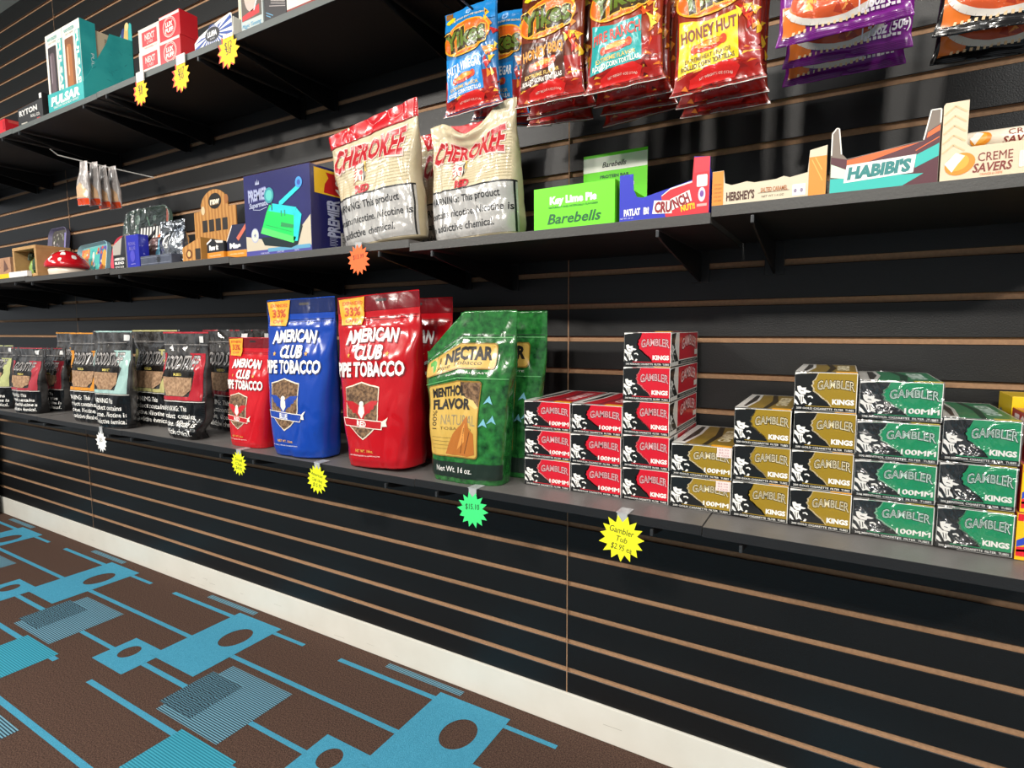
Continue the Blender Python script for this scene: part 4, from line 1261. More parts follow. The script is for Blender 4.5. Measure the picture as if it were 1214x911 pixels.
def art_square(A):
    W, H = .205, .115
    A0 = A
    class K: pass
    A = Art(A0.mb, lambda x, z, o: A0.f(x * 1.17, z * 1.187, o))
    A.rect(.01, .065, .010, .105, ink('#d9744a'), 0); A.rect(.065, .135, .010, .105, ink('#4fb8b0'), 0); A.rect(.135, .195, .01, .105, ink('#5a4c9c'), 0)
    r = random.Random(8)
    for q in range(46):
        x = r.uniform(.012, .193); z = r.uniform(.012, .103)
        A.ell(x, z, r.uniform(.003, .009), r.uniform(.004, .011), ink(r.choice(['#e6b45c', '#d9d2c4', '#3b9aa0', '#c8604c', '#e29a4a', '#6fcabd', '#7d6cb8'])), 1, 10)
    A.ell(.165, .06, .016, .034, ink('#e0a24a'), 2); A.ell(.092, .075, .007, .018, ink('#ece6da'), 2); A.ell(.15, .03, .014, .018, ink('#cc5a44'), 2)
    A.rect(.155, .193, .012, .03, ink('#5a4c9c'), 2)
rolling_tray('colourful teal, orange and purple tray right of the red mushroom', (-2.665, -.140, z3), (R(-8), R(-2), 0), .240, .140, .03, card('#8fb9c8'), card('#6fa9a8'), art_square)
def art_pink(A):
    A.ell(.05, .06, .02, .03, ink('#e66e78'), 0)
rolling_tray('pink rounded tray standing behind the grey and black box', (-2.255, -.205, z3), (R(-10), 0, 0), .10, .135, .048, card('#e0566a'), card('#d84a5e'), art_pink)
def art_big(A):
    r = random.Random(5)
    for q in range(30):
        A.ell(r.uniform(.03, .29), r.uniform(.04, .24), r.uniform(.01, .03), r.uniform(.008, .02), ink(r.choice(['#3c5a4a', '#5c7a68', '#2c3a34', '#8fa89a', '#6b4a3a'])), 0, 12)
    A.poly([(.26, .06), (.30, .10), (.30, .235), (.27, .26), (.28, .16)], ink('#c06a5a'), 1)
    A.line([(.14, .24), (.18, .18), (.2, .10)], .006, ink('#7fae8f'), 1)
rolling_tray('large dark green tray in crinkled clear wrap standing against the wall', (-2.455, -.075, z2 + .002), (R(-7), 0, 0), .315, .268, .05, card('#6f8a7c'), card('#31403a'), art_big, wrapm=wrap_mat())
t = thing('zebra_pack', 'black and white zebra-striped pack in front of the wrapped tray', 'pack', (-2.165, -.15, z2), (R(-3), 0, R(3)))
m = MB(); m.box(0, .135, 0, .035, 0, .170, gloss('#17181a'), .002); A = Art(m, front())
for q in range(7):
    A.poly([(.004 + .018 * q, .09 + .006 * q), (.016 + .018 * q, .09 + .006 * q), (.022 + .018 * q, .165), (.012 + .018 * q, .166)], ink('#d9d7d2', .3), 1)
m.build('box', t)
t = thing('orange_pyramid', 'small orange pyramid incense cone box peeking above the brown pouch', 'box', (-1.990, -.145, z2), (0, 0, R(20)))
m = MB(); m.add([(-.032, -.032, 0), (.032, -.032, 0), (.032, .032, 0), (-.032, .032, 0), (-.028, -.028, .10), (.028, -.028, .10), (.028, .028, .10), (-.028, .028, .10), (0, 0, .16)],
                [(3, 2, 1, 0), (0, 1, 5, 4), (1, 2, 6, 5), (2, 3, 7, 6), (3, 0, 4, 7), (4, 5, 8), (5, 6, 8), (6, 7, 8), (7, 4, 8)], gloss('#d9692c'))
A = Art(m, front(0, -.033, 0)); A.star(0, .06, .018, ink('#7c2f14'), 0)
m.build('box', t)

# red mushroom jar
t = thing('mushroom_jar', 'red mushroom jar with white dots and a cream foot', 'jar', (-2.485, -.236, z3))
m = MB(); m.lathe([(0, 0), (.095, 0), (.108, .008), (.112, .024), (.10, .034), (0, .034)], mat('cream_ceramic', '#efe0cc', .25, coat=.4), 40, sx=.52, sy=.52); m.build('jar_foot', t)
m = MB()
capp = [(0, .030), (.10, .030), (.125, .032), (.130, .040), (.126, .050), (.112, .062), (.090, .075), (.062, .087), (.03, .094), (0, .096)]
m.lathe(capp, mat('red_ceramic', '#c3131f', .15, coat=.6), 44, sx=.53, sy=.53)
def capmap(a, b, o):
    # a: angle from the front, b: distance from the crown (0..1)
    r = b * .128
    z = lerp_prof([(0, .096), (.03, .094), (.062, .087), (.09, .075), (.112, .062), (.126, .05), (.13, .04)], r)
    return Vector((r * .53 * math.sin(a), -r * .53 * math.cos(a) - o * .6, z + o))
A = Art(m, capmap, edge=.05, base=.0012)
for a, b, s in ((-.2, .62, .13), (.95, .62, .13), (.25, .86, .11), (1.6, .80, .13), (-.7, .85, .11), (.85, .9, .09), (.6, .3, .15), (2.2, .7, .13)):
    A.ell(a, b, s / b * .9, s * .8, ink('#f0ebe4', .25), 0, 18)
m.build('cap', t)

# wooden shadow box with a green glass piece
t = thing('shadow_box', 'open light wood box frame around a green glass piece', 'box', (-2.762, -.30, z4))
PINE = mat('pine', '#bf9763', .6, mix=('#a57d4c', 30, .3))
w, d, h = .20, .11, .112
m = MB()
m.box(0, w, 0, d, h - .012, h, PINE, .001); m.box(0, w, 0, d, 0, .010, PINE, .001); m.box(0, .014, 0, d, .010, h - .012, PINE, .001); m.box(w - .014, w, 0, d, .010, h - .012, PINE, .001)
m.build('frame', t)
m = MB(); m.box(.014, w - .014, d - .006, d - .001, .010, h - .012, card('#8f7a58')); m.build('back_panel', t)
m = MB(); m.box(.0, w * .78, -.016, -.001, 0, .020, card('#efece6'), .001); m.build('white_ledge', t)
t = thing('glass_figurine', 'dark green glass figurine inside the wooden box frame', 'figurine', (-2.655, -.245, z4 + .0105))
GL = mat('green_glass', '#1f5a2c', .12, coat=.6, mix=('#0e2a16', 30, .2))
m = MB(); m.lathe([(0, 0), (.038, 0), (.044, .02), (.042, .05), (.03, .072), (.014, .082), (0, .084)], GL, 28, at=(.03, 0, 0)); m.build('body', t)
m = MB(); m.lathe([(0, 0), (.026, 0), (.028, .03), (.02, .055), (0, .06)], mat('pale_green_glass', '#8fae5e', .15, coat=.6), 24, at=(-.045, 0, 0)); m.build('side_jar', t)
m = MB(); m.tube([(-.015, -.02, .072), (-.04, -.02, .078), (-.06, -.02, .06)], [.008, .010, .006], card('#26301f')); m.build('stem', t)
# pinkish cardboard box over a yellow tray
t = thing('cardboard_box', 'tan cardboard box on a yellow tray at the far left photo edge', 'box', (-3.0, -.295, z4))
m = MB(); m.box(0, .185, .004, .10, .022, .085, mat('tan_card', '#b88d6c', .6, mix=('#9c7358', 30, .3)), .001); A = Art(m, front(0, .004, 0)); A.poly([(.12, .03), (.13, .08), (.15, .06), (.165, .04)], ink('#6a4a3c'), 0); A.line([(.04, .03), (.09, .05)], .004, ink('#8c5f4a'), 0)
m.build('box', t)
m = MB(); m.box(-.002, .187, 0, .104, 0, .022, card('#e8c514'), .001); m.build('yellow_tray', t)
# ------------------------------------------------------------------ upper shelf
zu = UP + .003
t = thing('small_box', 'small bright red box at the far left of the upper shelf', 'box', (-2.79, -.305, zu))
m = MB(); m.box(0, .078, 0, .10, 0, .058, gloss('#d8202e'), .001); A = Art(m, front()); A.rect(.06, .076, .02, .05, ink('#b01522'), 0); A = Art(m, right(.078)); A.rect(.01, .09, .046, .056, ink('#e2574f'), 0)
m.build('box', t)
t = thing('paper_box', 'black box with slanted white lettering left of the teal display', 'box', (-2.578, -.312, zu), (0, 0, R(4)))
m = MB(); m.prism([(0, 0), (.165, 0), (.165, .092), (.15, .092), (.15, .072), (0, .06)], front(), .05, card('#1c1d20')); A = Art(m, front())
A.text('RYTON', .07, .046, .018, ink('#d9d8d4'), 1, w=.12, bold=.04, rot=R(3)); A.text('ROLL CO.', .115, .026, .010, ink('#d9d8d4'), 1, w=.06, bold=.02); A.rect(.125, .145, .008, .014, ink('#c22a2a'), 1); A.rect(.02, .06, .006, .010, ink('#b9b4a8'), 1)
A.rect(.148, .163, .074, .090, ink('#efeae2'), 1)
m.build('box', t)
for k, (x, y, zz, c, hh) in enumerate([(-2.395, -.285, 0, '#26262a', .022), (-2.393, -.283, .0232, '#dcd5cb', .024), (-2.395, -.284, .0484, '#232226', .018), (-2.392, -.284, .0676, '#b5724c', .020)]):
    t = thing('lighter_box', ['black slim box, lowest of the small pile beside the teal display', 'pale slim box, second in the small pile beside the teal display', 'black slim box, third in the small pile beside the teal display', 'copper-brown slim box on top of the small pile beside the teal display'][k], 'box', (x, y, zu + zz), group='small pile of slim boxes')
    m = MB(); m.box(0, .046, 0, .07, 0, hh, gloss(c), .0008); A = Art(m, front()); A.rect(.006, .03, hh * .3, hh * .6, ink('#c9c4be' if c != '#dcd5cb' else '#4a4648'), 0); m.build('box', t)
# teal display with tall device boxes
TL = mat('teal_card', '#2aa3a5', .4, mix=('#3ab5b3', 14, .12))
TLI = card('#238a8e')
w, d = .242, .155
t = thing('device_display', 'teal open display box holding tall device boxes on the upper shelf', 'display box', (-2.34, -.312, zu))
m = MB(); m.prism([(0, 0), (w, 0), (w, .056), (0, .062)], front(), .0015, TL); A = Art(m, front())
A.text('PULSAR', w * .5, .035, .026, ink('#e6efe9'), 1, w=w * .82, bold=.06, shear=.2); A.text('DISCOVER YOUR NEXT DEVICE', w * .5, .014, .007, ink('#e6efe9'), 1, w=w * .7, bold=.02)
m.build('front_panel', t)
m = MB()
sp = [(.0015, 0), (d, 0), (d, .238), (.085, .232), (.075, .20), (.012, .075), (.0015, .06)]
m.prism(sp, right(w), .0015, TL); m.prism([(.0015, 0), (d, 0), (d, .20), (.0015, .06)], lambda a, z, o: Vector((-o, a, z)), .0015, TL)
m.box(0, w, d - .0015, d, 0, .238, TLI); m.box(0, w, .0015, d, 0, .0015, TLI)
A = Art(m, right(w)); r_ = random.Random(2)
for q in range(26):
    a, z = r_.uniform(.02, .15), r_.uniform(.01, .2)
    if z < .06 + (a - .0) * 1.5:
        A.ell(a, z, r_.uniform(.003, .010), .0012, ink('#2f9a9d'), 0, 8, r_.uniform(0, 3))
m.build('tray', t)
m = MB(); m.prism([(w * .62, .20), (w, .20), (w, .29), (w * .97, .298), (w * .72, .275), (w * .62, .25)], front(0, d - .001, 0), .0015, TL); A = Art(m, front(0, d - .001, 0))
A.text('PULSAR', w * .72, .255, .008, ink('#e6efe9'), 1, w=w * .2, bold=.04)
A.ell(w * .80, .265, .018, .025, ink('#29407c'), 1); A.poly([(w * .78, .215), (w * .90, .22), (w * .92, .28), (w * .90, .302), (w * .84, .298), (w * .80, .26)], ink('#d9b96a'), 2); A.ell(w * .89, .29, .012, .013, ink('#e6cf8e'), 3)
A.star(w * .79, .235, .008, ink('#efe9d6'), 3)
m.build('header', t)
for k in range(2):
    t = thing('device_box', ['white and teal device box with a dark window, left one in the teal display', 'white and teal device box with a brown window, right one in the teal display'][k], 'box', (-2.34 + .004 + .1175 * k, -.312 + .0025, zu + .0022), group='device boxes in the teal display')
    w2, d2, h2 = .116, .044, .245
    m = MB(); m.box(0, w2, 0, d2, 0, h2, card('#ece7da'), .001); A = Art(m, front())
    A.rect(w2 * .73, w2 - .001, .002, h2 - .03, TL, 0)
    A.text('PULSAR', w2 * .84, h2 * .52, .018, ink('#ece7da'), 1, w=h2 * .7, bold=.04, rot=R(-90))
    A.text('VAPORIZER', w2 * .42, h2 * .93, .010, ink('#7ab6b2'), 1, w=w2 * .6, bold=.03); A.text('DRY HERB', w2 * .42, h2 * .88, .006, ink('#a9a498'), 1, w=w2 * .45)
    A = Art(m, right(w2)); A.rect(0, d2, 0, h2, TL, 0); A.text('PULSAR', d2 * .72, h2 * .45, .009, ink('#dfeeea'), 1, w=.08, rot=R(-90))
    m.build('carton', t)
    m = MB(); A = Art(m, front(), base=.0008); A.rrect(w2 * .14, w2 * .62, .03, h2 * .83, .004, gloss(['#3a3236', '#8a5636'][k]), 0)
    A.rrect(w2 * .22, w2 * .50, .05, h2 * .75, .012, gloss(['#6a5a60', '#b5713f'][k]), 1); A.rect(w2 * .26, w2 * .32, .09, h2 * .72, ink(['#9a8c92', '#e0b088'][k], .25), 2)
    m.build('window', t)
t = thing('device_box', 'tan device box with a barcode behind the white ones in the teal display', 'box', (-2.34 + .045, -.312 + .0485, zu + .0022), group='device boxes in the teal display')
m = MB(); m.box(0, .188, 0, .075, 0, .228, card('#d8c2a4'), .001); A = Art(m, right(.188))
for q in range(9): A.rect(.025, .055, .175 + .0042 * q, .1768 + .0042 * q, ink('#5a4c44'), 0)
A.ell(.05, .075, .004, .004, ink('#c86a4a'), 0)
m.build('carton', t)
# red and white boxes, two by two
for k in range(4):
    col, row = k % 2, k // 2
    w3, h3, d3 = (.106, .0615, .05) if col == 0 else (.098, .0645, .05)
    t = thing('square_box', ['white faced box with a red square, lower left of the four by the starburst card', 'red box with a round emblem, lower right of the four by the starburst card',
                             'white faced box with a red square, upper left of the four by the starburst card', 'red box with a round emblem, upper right of the four by the starburst card'][k],
              'box', (-1.772 + .1068 * col, -.312 + (.002 if row else 0), zu + row * (.0620 if col == 0 else .0650)), group='red and white boxes two by two')
    m = MB(); m.box(0, w3, 0, d3, 0, h3, gloss('#cf1f2b' if col else '#e9ddd2'), .001); A = Art(m, front())
    if col == 0:
        A.rect(.018, .094, .012, .050, ink('#c5353b'), 0); A.text('NEXT', .058, .035, .016, ink('#e9c9c4'), 1, w=.05, bold=.04); A.text('LABS', .058, .020, .008, ink('#e9c9c4'), 1, w=.03); A.text('MODEL N', .06, .006, .004, ink('#a8746a'), 0, w=.06)
    else:
        A.rect(.002, w3 - .002, h3 * .86, h3 - .002, ink('#e9ddd2'), 0)
        A.ell(w3 / 2, .030, .031, .0265, ink('#ecd6cc'), 0); A.ell(w3 / 2, .030, .029, .0245, gloss('#cf1f2b'), 1); A.ell(w3 / 2, .030, .027, .0225, ink('#ecd6cc'), 2); A.ell(w3 / 2, .030, .0255, .021, gloss('#cf1f2b'), 3)
        A.text('LUX', w3 / 2, .037, .012, ink('#f1e6de'), 4, w=.034, bold=.05); A.text('PUFF', w3 / 2, .022, .011, ink('#f1e6de'), 4, w=.038, bold=.05)
    m.build('carton', t)
# starburst display card box
t = thing('starburst_display', 'blue and white starburst display card with a black oval on the upper shelf', 'display box', (-1.503, -.312, zu))
sb = [(0, 0), (.162, 0), (.158, .058), (.152, .060), (.11, .054), (.06, .044), (.02, .034), (0, .022)]
m = MB(); m.prism(sb, front(), .0015, card('#e8e6e0')); A = Art(m, front())
BL2 = ink('#2b4f9e')
cx, cz = .078, .027
def inside(x, z):
    return .002 < x < .158 and .002 < z < .02 + (x / .155) * .036
for q in range(26):
    a0, a1 = 2 * math.pi * q / 26, 2 * math.pi * (q + .5) / 26
    rr = .024
    def far(a):
        r = rr
        while r < .11 and inside(cx + r * math.cos(a), cz + r * math.sin(a)):
            r += .0015
        return (cx + r * math.cos(a), cz + r * math.sin(a))
    A.poly([(cx + rr * math.cos(a0), cz + rr * .6 * math.sin(a0)), far(a0), far(a1), (cx + rr * math.cos(a1), cz + rr * .6 * math.sin(a1))], BL2, 0)
A.ell(cx, cz, .030, .017, ink('#15161c', .35), 1); A.text('LUFA', cx, cz + .002, .012, ink('#f0efec'), 2, w=.04, bold=.06, shear=.15); A.text('BAR', cx, cz - .010, .004, ink('#c9c8cc'), 2, w=.02)
m.build('front_card', t)
m = MB(); m.box(0, .162, .0015, .10, 0, .0015, card('#cfc8ba')); m.prism([(.0015, 0), (.10, 0), (.10, .10), (.07, .10), (.03, .03), (.0015, .02)], lambda a, z, o: Vector((-o, a, z)), .0015, card('#e3dfd4')); m.prism([(.0015, 0), (.10, 0), (.10, .05), (.0015, .05)], right(.162), .0015, card('#e3dfd4')); m.box(0, .162, .0985, .10, 0, .035, card('#b59a74'))
m.build('tray', t)
t = thing('tall_pack', 'tall yellow and green pack cut by the top photo edge behind the starburst card', 'pack', (-1.418, -.24, zu + .0018))
m = MB(); m.box(0, .060, 0, .022, 0, .155, card('#d9d3c0'), .001); A = Art(m, front()); A.poly([(.008, .05), (.03, .06), (.045, .10), (.03, .15), (.01, .15)], ink('#d8c44a'), 0)
A = Art(m, right(.06)); A.rect(.002, .02, .05, .09, ink('#7a9a6a'), 0); A.rect(.002, .02, .02, .04, ink('#5a5a50'), 0)
m.build('pack', t)
t = thing('blister_pack', 'clear fronted pack with a red and white picture and blue script below', 'pack', (-1.308, -.312, zu))
m = MB(); m.box(0, .082, 0, .03, 0, .14, card('#b9c2bf'), .001); A = Art(m, front())
A.rect(.004, .078, .024, .135, ink('#5b5047'), 0); A.poly([(.006, .024), (.07, .03), (.07, .05), (.03, .04), (.006, .036)], ink('#c6282e'), 1); A.ell(.04, .085, .026, .045, ink('#cbb7ac', .3), 1); A.line([(.05, .13), (.066, .07), (.05, .04)], .004, ink('#ece6e0'), 2); A.line([(.03, .12), (.04, .08)], .004, ink('#a34a42'), 2)
A.text('Magic Tanning', .040, .012, .010, ink('#3f9cc4'), 1, w=.07, shear=.25)
for q in range(8): A.rect(.073, .077, .06 + .008 * q, .064 + .008 * q, ink('#e8e4dc'), 2)
m.build('pack', t)
t = thing('striped_pack', 'dark box with a fine diagonal line pattern and blue stripes', 'pack', (-1.220, -.312, zu))
m = MB(); m.box(0, .076, 0, .03, 0, .14, card('#2b282b'), .001); A = Art(m, front())
for q in range(22):
    z = .020 + .0052 * q
    A.line([(.018 + (.006 if q % 3 else 0), z + .014), (.074, z)], .0018, ink('#a59c9a'), 0)
A.line([(.006, .022), (.03, .010)], .002, ink('#5f9dc0'), 1); A.line([(.006, .016), (.022, .008)], .002, ink('#5f9dc0'), 1)
m.build('pack', t)
t = thing('white_box', 'white box with a dark red bottom stripe at the right end of the upper shelf', 'box', (-1.142, -.312, zu))
m = MB(); m.box(0, .22, 0, .10, 0, .12, card('#d3d2c8'), .001); A = Art(m, front()); A.rect(.001, .219, .001, .008, ink('#8c2a22'), 0)
m.build('box', t)

# ------------------------------------------------------------------ hanging snack bags
HW, HH_ = .130, .205
def snack_mesh(key, back_only=False):
    panel, word, wcol, base, topc, sub = key
    S = soft(HW, HH_, [(0, 1.08), (.10, .99), (.4, .94), (.92, .95), (1, .97)], [(0, .0012), (.04, .003), (.16, .013), (.5, .0155), (.8, .013), (.95, .003), (1, .0012)], 2.2, .0036, (sum(map(ord, word)) % 97) * 1.37)
    m = MB()
    skin(m, S, film(base), 38, 52)
    W, H = HW, HH_
    A = Art(m, lambda x, z, o: S(x, z, o), edge=.006, base=.0012, step=.0002)
    REDF = film('#9c1d17')
    r = random.Random(len(word) * 7 + ord(word[0]))
    A.rect(-W * .48, W * .48, H * .03, H * .33, REDF, 0)
    for q in range(60):
        x, z = r.uniform(-.46, .46) * W, r.uniform(.03, .24) * H
        A.poly([(x, z), (x + r.uniform(.006, .018), z + r.uniform(-.003, .006)), (x + r.uniform(.003, .010), z + r.uniform(.002, .007))], film(r.choice(['#4a0c0a', '#7c120f', '#d8762a', '#e3b23c', '#8d1a14', '#5c0f0c', '#c23a22'])), 1)
    for q in range(22):
        x, z = r.uniform(.26, .46) * W, r.uniform(.25, .85) * H
        A.poly([(x, z), (x + r.uniform(-.01, .006), z + r.uniform(.008, .022)), (x + r.uniform(.004, .012), z + r.uniform(.004, .014))], film(r.choice(['#e3b92c', '#d8541e', '#f0d44a', '#b81c1a', '#7a1c14', '#e8862a'])), 2)
    # flavour panel
    zf = lambda z: H * (.13 + (z - .27) * 1.21)
    A.poly([(-W * .44, zf(.27)), (-W * .2, zf(.285)), (W * .26, zf(.30)), (W * .25, zf(.58)), (-W * .1, zf(.555)), (-W * .45, zf(.60))], film(panel), 3)
    A.poly([(-W * .30, zf(.24)), (-W * .1, zf(.285)), (W * .15, zf(.30)), (W * .27, zf(.26)), (W * .2, zf(.20)), (-W * .3, zf(.19))], film('#cf2420'), 4)
    A.text('NET WEIGHT 4 OZ (113.4g)', 0, zf(.235), H * .016, ink('#f0d8c8'), 5, w=W * .38, arch=H * .01)
    # top field and rounded logo ground
    A.rect(-W * .48, W * .48, H * .80, H * .99, film(topc), 1)
    A.ell(-W * .05, H * .685, W * .45, H * .165, film('#e8a21e'), 4, 30, R(6)); A.ell(-W * .05, H * .685, W * .425, H * .15, film('#e2661c'), 5, 30, R(6))
    A.text('Yikes', -W * .06, H * .69, H * .20, film('#f0b93a'), 6, w=W * .82, bold=.10, rot=R(5)); A.text('Yikes', -W * .06, H * .69, H * .19, film('#3a2b12'), 7, w=W * .80, bold=.085, rot=R(5)); A.text('Yikes', -W * .065, H * .694, H * .165, film('#5d7024'), 8, w=W * .76, bold=.03, rot=R(5))
    A.text('CORN TORTILLA CHIPS', -W * .02, H * .565, H * .016, ink('#f0c86a'), 8, w=W * .42, rot=R(5))
    A.text("THE GOOD ONE! THE YELLOW'S", -W * .02, H * .875, H * .022, ink('#ead9b0'), 6, w=W * .62, arch=H * .02, bold=.03)
    A.ell(-W * .36, H * .90, W * .09, H * .03, film('#d8c81f'), 6, 16, R(15)); A.rect(-W * .46, -W * .33, H * .93, H * .985, film('#8a5a26'), 5)
    A.text(word, -W * .09, zf(.505), H * .085, ink(wcol), 6, w=W * .66, bold=.025, rot=R(4))
    # rolled chip picture
    A.ell(-W * .09, zf(.415), W * .20, H * .040, film('#c33a22'), 6, 20, R(6)); A.ell(-W * .08, zf(.425), W * .17, H * .022, film('#e89a3a'), 7, 20, R(6)); A.ell(-W * .26, zf(.405), W * .045, H * .033, film('#d84a28'), 7, 14); A.ell(W * .09, zf(.43), W * .045, H * .033, film('#d84a28'), 7, 14)
    A.text('EXTREME FLAVOR' if sub == 0 else 'EXTREME HEAT & FLAVOR', -W * .09, zf(.355), H * .033, ink('#e9c25a' if panel != '#e8c81e' else '#6a4a12'), 6, w=W * .54, rot=R(4), bold=.01)
    A.text('ROLLED CORN TORTILLAS', -W * .09, zf(.315), H * .038, ink('#f4eee2' if panel != '#e8c81e' else '#4a2c10'), 6, w=W * .62, rot=R(4), bold=.02)
    A.rect(-W * .50, W * .50, .0005, H * .022, film('#8c1f18'), 3)
    A.rect(-W * .50, W * .50, .0002, .0016, ink('#b9b2aa', .3), 5)
    for q in range(24):
        A.rect(-W * .49 + W * .041 * q, -W * .475 + W * .041 * q, .0018, H * .02, ink('#5c120d'), 4)
    return m.mesh('snack_bag')
def bowl_mesh(base, dark, weight):
    W, H = .165, .22
    S = soft(W, H, [(0, 1.0), (.1, .95), (.5, .93), (.92, .95), (1, .97)], [(0, .0012), (.04, .003), (.16, .016), (.5, .020), (.8, .016), (.95, .003), (1, .0012)], 2.2, .004, 3.9 if base[1] == '7' else 7.7)
    m = MB(); skin(m, S, film(base), 38, 52)
    A = Art(m, lambda x, z, o: S(x, z, o), edge=.006, base=.0012, step=.0002)
    A.poly([(-W * .46, H * 0.0370), (-W * .28, H * 0.0629), (-W * .28, H * 0.1924), (-W * .47, H * 0.2220)], film('#e0762e'), 1)
    r = random.Random(9)
    A.ell(-W * .06, H * 0.2146, W * .34, H * 0.1258, film('#c9542c'), 2)
    for q in range(60):
        a = r.uniform(0, 6.28); rr = math.sqrt(r.random())
        x, z = -W * .06 + W * .31 * rr * math.cos(a), H * 0.2146 + H * 0.1110 * rr * math.sin(a)
        A.poly([(x, z), (x + r.uniform(.006, .016), z + r.uniform(-.004, .006)), (x + .006, z + r.uniform(.005, .012))], film(r.choice(['#e89a52', '#d8643a', '#f0c07a', '#a83a24', '#e2b04a'])), 3)
    rim = [(-W * .06 + W * .37 * math.cos(R(a)), H * 0.1998 + H * 0.1184 * math.sin(R(a))) for a in range(180, 361, 12)]
    A.line(rim, .007, ink('#ded6cc', .3), 4)
    for q in range(13):
        A.rect(-W * .38 + W * .045 * q, -W * .36 + W * .045 * q, H * (.046 + .002 * q), H * (.066 + .002 * q), ink('#e8c79a'), 4)
    A.text(weight, W * .30, H * 0.128, H * 0.052, ink('#f2e9f2'), 5, w=W * .36, bold=.03, rot=R(5), shear=.1)
    A.text('NET WT', W * .22, H * 0.1591, H * 0.0148, ink('#f2e9f2'), 5, w=W * .16)
    for q in range(8):
        A.rect(W * .14 + W * .036 * q, W * .165 + W * .036 * q, H * 0.0777, H * 0.0925, ink('#e8dfe4'), 5)
    for q in range(5):
        A.rect(-W * .48, W * .48, H * (.006 + .009 * q), H * (.009 + .009 * q), film(dark), 4)
    return m.mesh('snack_bag')
def hang(kind, mesh, x, zb_, spots, labels, H, group, hook_label):
    for (dx, y, dz, ry, rx), lab in zip(spots, labels):
        t = thing('snack_bag', lab, 'snack bag', (x + dx, y, zb_ + dz), (R(rx), R(ry), 0), group)
        o = bpy.data.objects.new('bag', mesh); COL.objects.link(o); o.parent = t
    t = thing('peg_hook', hook_label, 'hook', (x, 0, zb_ + H - .012), group='black peg hooks in the slat wall')
    m = MB(); m.tube([(0, -.001, 0), (0, -.10, .001), (0, -.30, .002), (0, -.335, .006), (0, -.345, .016)], .0024, STEEL); m.build('prong', t)
    m = MB(); m.box(-.02, .02, -.0035, -.0003, -.02, .02, STEEL, .001); m.build('plate', t)
m_bbq = snack_mesh(('#4a2212', 'HONEY BBQ', '#e8962a', '#6e2a14', '#5a2414', 0))
m_fire = snack_mesh(('#27a09e', 'FIRE RANCH', '#d8463a', '#94321a', '#a8641c', 0))
m_hut = snack_mesh(('#e8c81e', 'HONEY HUT', '#7a2a18', '#8f2a18', '#a8641c', 1))
m_salt = snack_mesh(('#1f86cf', 'SALT & VINEGAR', '#f2f2ee', '#2a6ea8', '#1f7fc4', 0))
m_pur = bowl_mesh('#7b1f86', '#4f1258', '1.76oz (50g)')
m_blk = bowl_mesh('#1a1718', '#0c0b0c', '1.76oz (50g)')
hang('salt', m_salt, -.664, 1.453, [(0, -.262, 0, -2, -2), (.028, -.205, -.002, 6, 0), (.05, -.150, -.005, 10, 2)],
     ['blue snack bag hanging in front above the folded cream pouch', 'blue snack bag second on the hook behind the front blue one', 'rearmost blue snack bag turned on the same hook'], HH_, 'blue snack bags on a hook', 'black peg hook holding the blue snack bags')
hang('bbq', m_bbq, -.473, 1.412, [(0, -.30, .008, 1, -2), (.004, -.262, 0, 0, -1), (-.018, -.222, -.002, 4, 0)],
     ['brown honey snack bag in front on its hook', 'brown snack bag just behind the front brown one', 'brown snack bag closest to the wall, tilted'], HH_, 'brown snack bags on a hook', 'black peg hook holding the brown snack bags')
hang('fire', m_fire, -.336, 1.408, [(0, -.302, .008, 0, -4), (.002, -.262, 0, 0, -2), (.0, -.225, -.004, 2, -1), (-.008, -.190, -.006, -4, 0)],
     ['teal panel snack bag in front on its hook', 'teal panel snack bag second from the front', 'teal panel snack bag third from the front', 'teal panel snack bag closest to the wall'], HH_, 'teal panel snack bags on a hook', 'black peg hook holding the teal panel snack bags')
hang('hut', m_hut, -.187, 1.378, [(0, -.302, .006, -1, -3), (.0, -.262, .0, 0, -1), (-.002, -.225, -.004, 1, 0)],
     ['yellow panel snack bag in front on its hook', 'yellow panel snack bag in the middle of its hook', 'yellow panel snack bag closest to the wall'], HH_, 'yellow panel snack bags on a hook', 'black peg hook holding the yellow panel snack bags')
hang('purple', m_pur, -.022, 1.408, [(0, -.312, .012, -1, -3), (.004, -.258, -.002, 2, -1), (.0, -.205, -.006, 0, 0)],
     ['purple snack bag in front with the clearest weight print', 'purple snack bag in the middle of its hook', 'purple snack bag closest to the wall'], .22, 'purple snack bags on a hook', 'black peg hook holding the purple snack bags')
hang('black', m_blk, .165, 1.385, [(0, -.275, .012, 4, -6), (.004, -.220, -.004, 4, -4)],
     ['black snack bag in front at the top right photo edge', 'black snack bag behind at the top right photo edge'], .22, 'black snack bags on a hook', 'black peg hook holding the black snack bags')

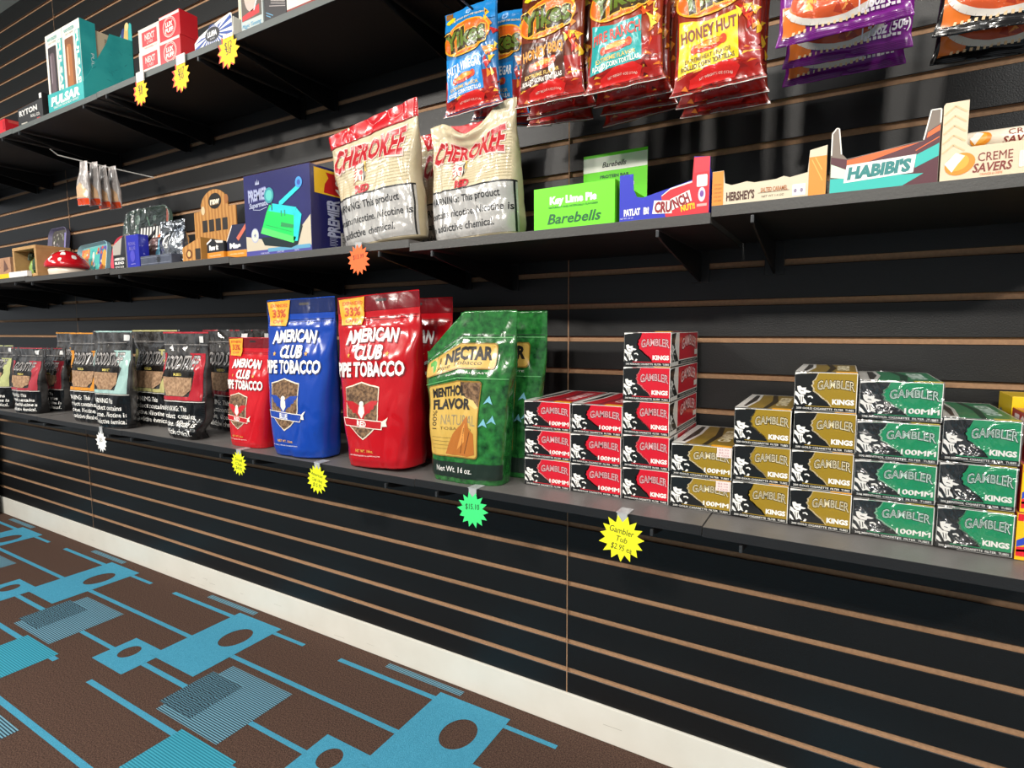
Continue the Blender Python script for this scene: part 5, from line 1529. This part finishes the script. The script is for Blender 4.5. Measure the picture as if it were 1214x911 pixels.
# sachets on a white hook
t = thing('wire_hook', 'thin white wire hook holding the small sachets at upper left', 'hook', (-2.31, 0, 1.60))
m = MB(); m.tube([(0, -.002, 0), (0, -.2, .002), (0, -.31, .006), (0, -.33, .02)], .0022, card('#d8d6d0')); m.build('prong', t)
for k in range(4):
    t = thing('hanging_sachet', f'small white and orange sachet on the white hook, {["front one", "second one", "third one", "rear one"][k]}', 'sachet', (-2.305 + .004 * (k % 2), -.245 + .033 * k, 1.452 + .004 * (k % 2)), (R(-2 + k), R(2 - k), R(6)), group='sachets on the white hook')
    S = soft(.068, .150, [(0, 1), (.3, .96), (1, .62)], [(0, .001), (.2, .012), (.5, .012), (.8, .004), (1, .001)], 2.4, .003, 51 + k * 3)
    m = MB(); skin(m, S, mat('sachet_white', '#cfc7c2', .25, coat=.4, mix=('#8d8784', 30, .3), bump=(30, .5)), 16, 24)
    A = Art(m, lambda x, z, o: S(x, z, o), edge=.008, base=.0008)
    A.rect(-.033, .033, .002, .022, film('#d8481e'), 0); A.poly([(-.03, .024), (.03, .024), (.03, .05), (.0, .075), (-.03, .06)], film('#dcb48c'), 0); A.rect(-.012, .012, .08, .1, ink('#8a8482'), 0)
    m.build('pouch', t)

# ------------------------------------------------------------------ burst price tags
CLIP = mat('clear_clip', '#d9dcdd', .15, coat=.4, alpha=.45)
def burst(px, py, r, col, lines, label, back=None, n=16, rot=0, y=LIPY - .006, squash=1.0, txt='#2a2a22', yaw=0.0, clip_z=None):
    c = at_depth(px, py, y)
    t = thing('price_tag', label, 'price tag', c, (0, 0, yaw), group='star burst price tags')
    rnd_ = random.Random(int(px))
    def pts(k, q=.70):
        return [((r * k if i % 2 == 0 else r * q * k) * (1 + rnd_.uniform(-.07, .07)) * math.cos(R(rot) + math.pi * i / n) * squash, (r * k if i % 2 == 0 else r * q * k) * math.sin(R(rot) + math.pi * i / n)) for i in range(2 * n)]
    if back:
        m = MB(); m.prism([(a - r * .16, b) for a, b in pts(1.04)], front(0, .0008, 0), .0005, card(back)); m.build('back_card', t)
    m = MB(); m.prism(pts(1.0), front(), .0005, mat('paper_' + col.lstrip('#'), col, .6)); A = Art(m, front())
    for q, (s, h, w) in enumerate(lines):
        A.text(s, 0, r * (.34 - .36 * q) if len(lines) > 1 else r * .2, r * h, ink(txt), 0, w=r * w, rot=R(-8 if len(lines) > 2 else 4), shear=.1)
    m.build('burst_card', t)
    if clip_z is not None:
        dz = clip_z - c.z
        cw = .019 if back else .009
        m = MB(); m.box(-cw, cw, .0008 - (.0012 if back else 0), .0022, r * (.75 if back else .4), dz + .001, card('#e3ddd6') if back else CLIP); m.box(-.011, .011, .0008, .030, dz + .0002, dz + .0014, CLIP)
        m.build('clip', t)
zc = LOW + .0022
burst(120, 524, .036, '#f4f3ee', [('$15', .4, .5)], 'white star burst price tag below the mint trimmed black bag', rot=5, n=13, clip_z=zc)
burst(283, 550, .033, '#e8f01a', [('Small', .26, .9), ('Club', .26, .8), ('$4.95', .28, .8)], 'yellow burst price tag under the small red pouch', clip_z=zc)
burst(376, 569, .036, '#e8f01a', [('American', .24, 1.1), ('Club 16oz', .24, 1.0), ('$15.95', .28, .8)], 'yellow burst price tag under the blue pouch', clip_z=zc)
burst(560, 605, .037, '#3fe07c', [('$15.10', .32, .9)], 'green burst price tag below the green leaf-print pouch', n=14, clip_z=zc)
burst(737, 639, .042, '#f0f021', [('Gambler', .28, 1.05), ('Tub', .26, .5), ('$2.95 ea', .26, .9)], 'large yellow burst price tag below the red cartons', n=15, rot=-20, clip_z=zc)
burst(425, 308, .034, '#f0682a', [('$13.99', .30, .95)], 'orange burst price tag below the front cream pouch', n=15, txt='#7c2a12', clip_z=1.2045 + .002)
burst(167, 109, .037, '#f2c60c', [('$6', .42, .6), ('50', .36, .5)], 'yellow price tag with a red back, leftmost on the upper shelf edge', back='#d23a26', clip_z=zu - .001, n=12)
burst(215, 90, .040, '#f2c60c', [('$17', .42, .7), ('50', .36, .5)], 'yellow price tag with a red back, in the middle of the upper shelf edge', back='#d23a26', clip_z=zu - .001, n=12)
burst(271, 60, .041, '#f6ca0c', [('$12', .42, .7), ('50', .36, .5)], 'yellow price tag with a red back, below the starburst card', back='#d23a26', clip_z=zu - .001, n=12)
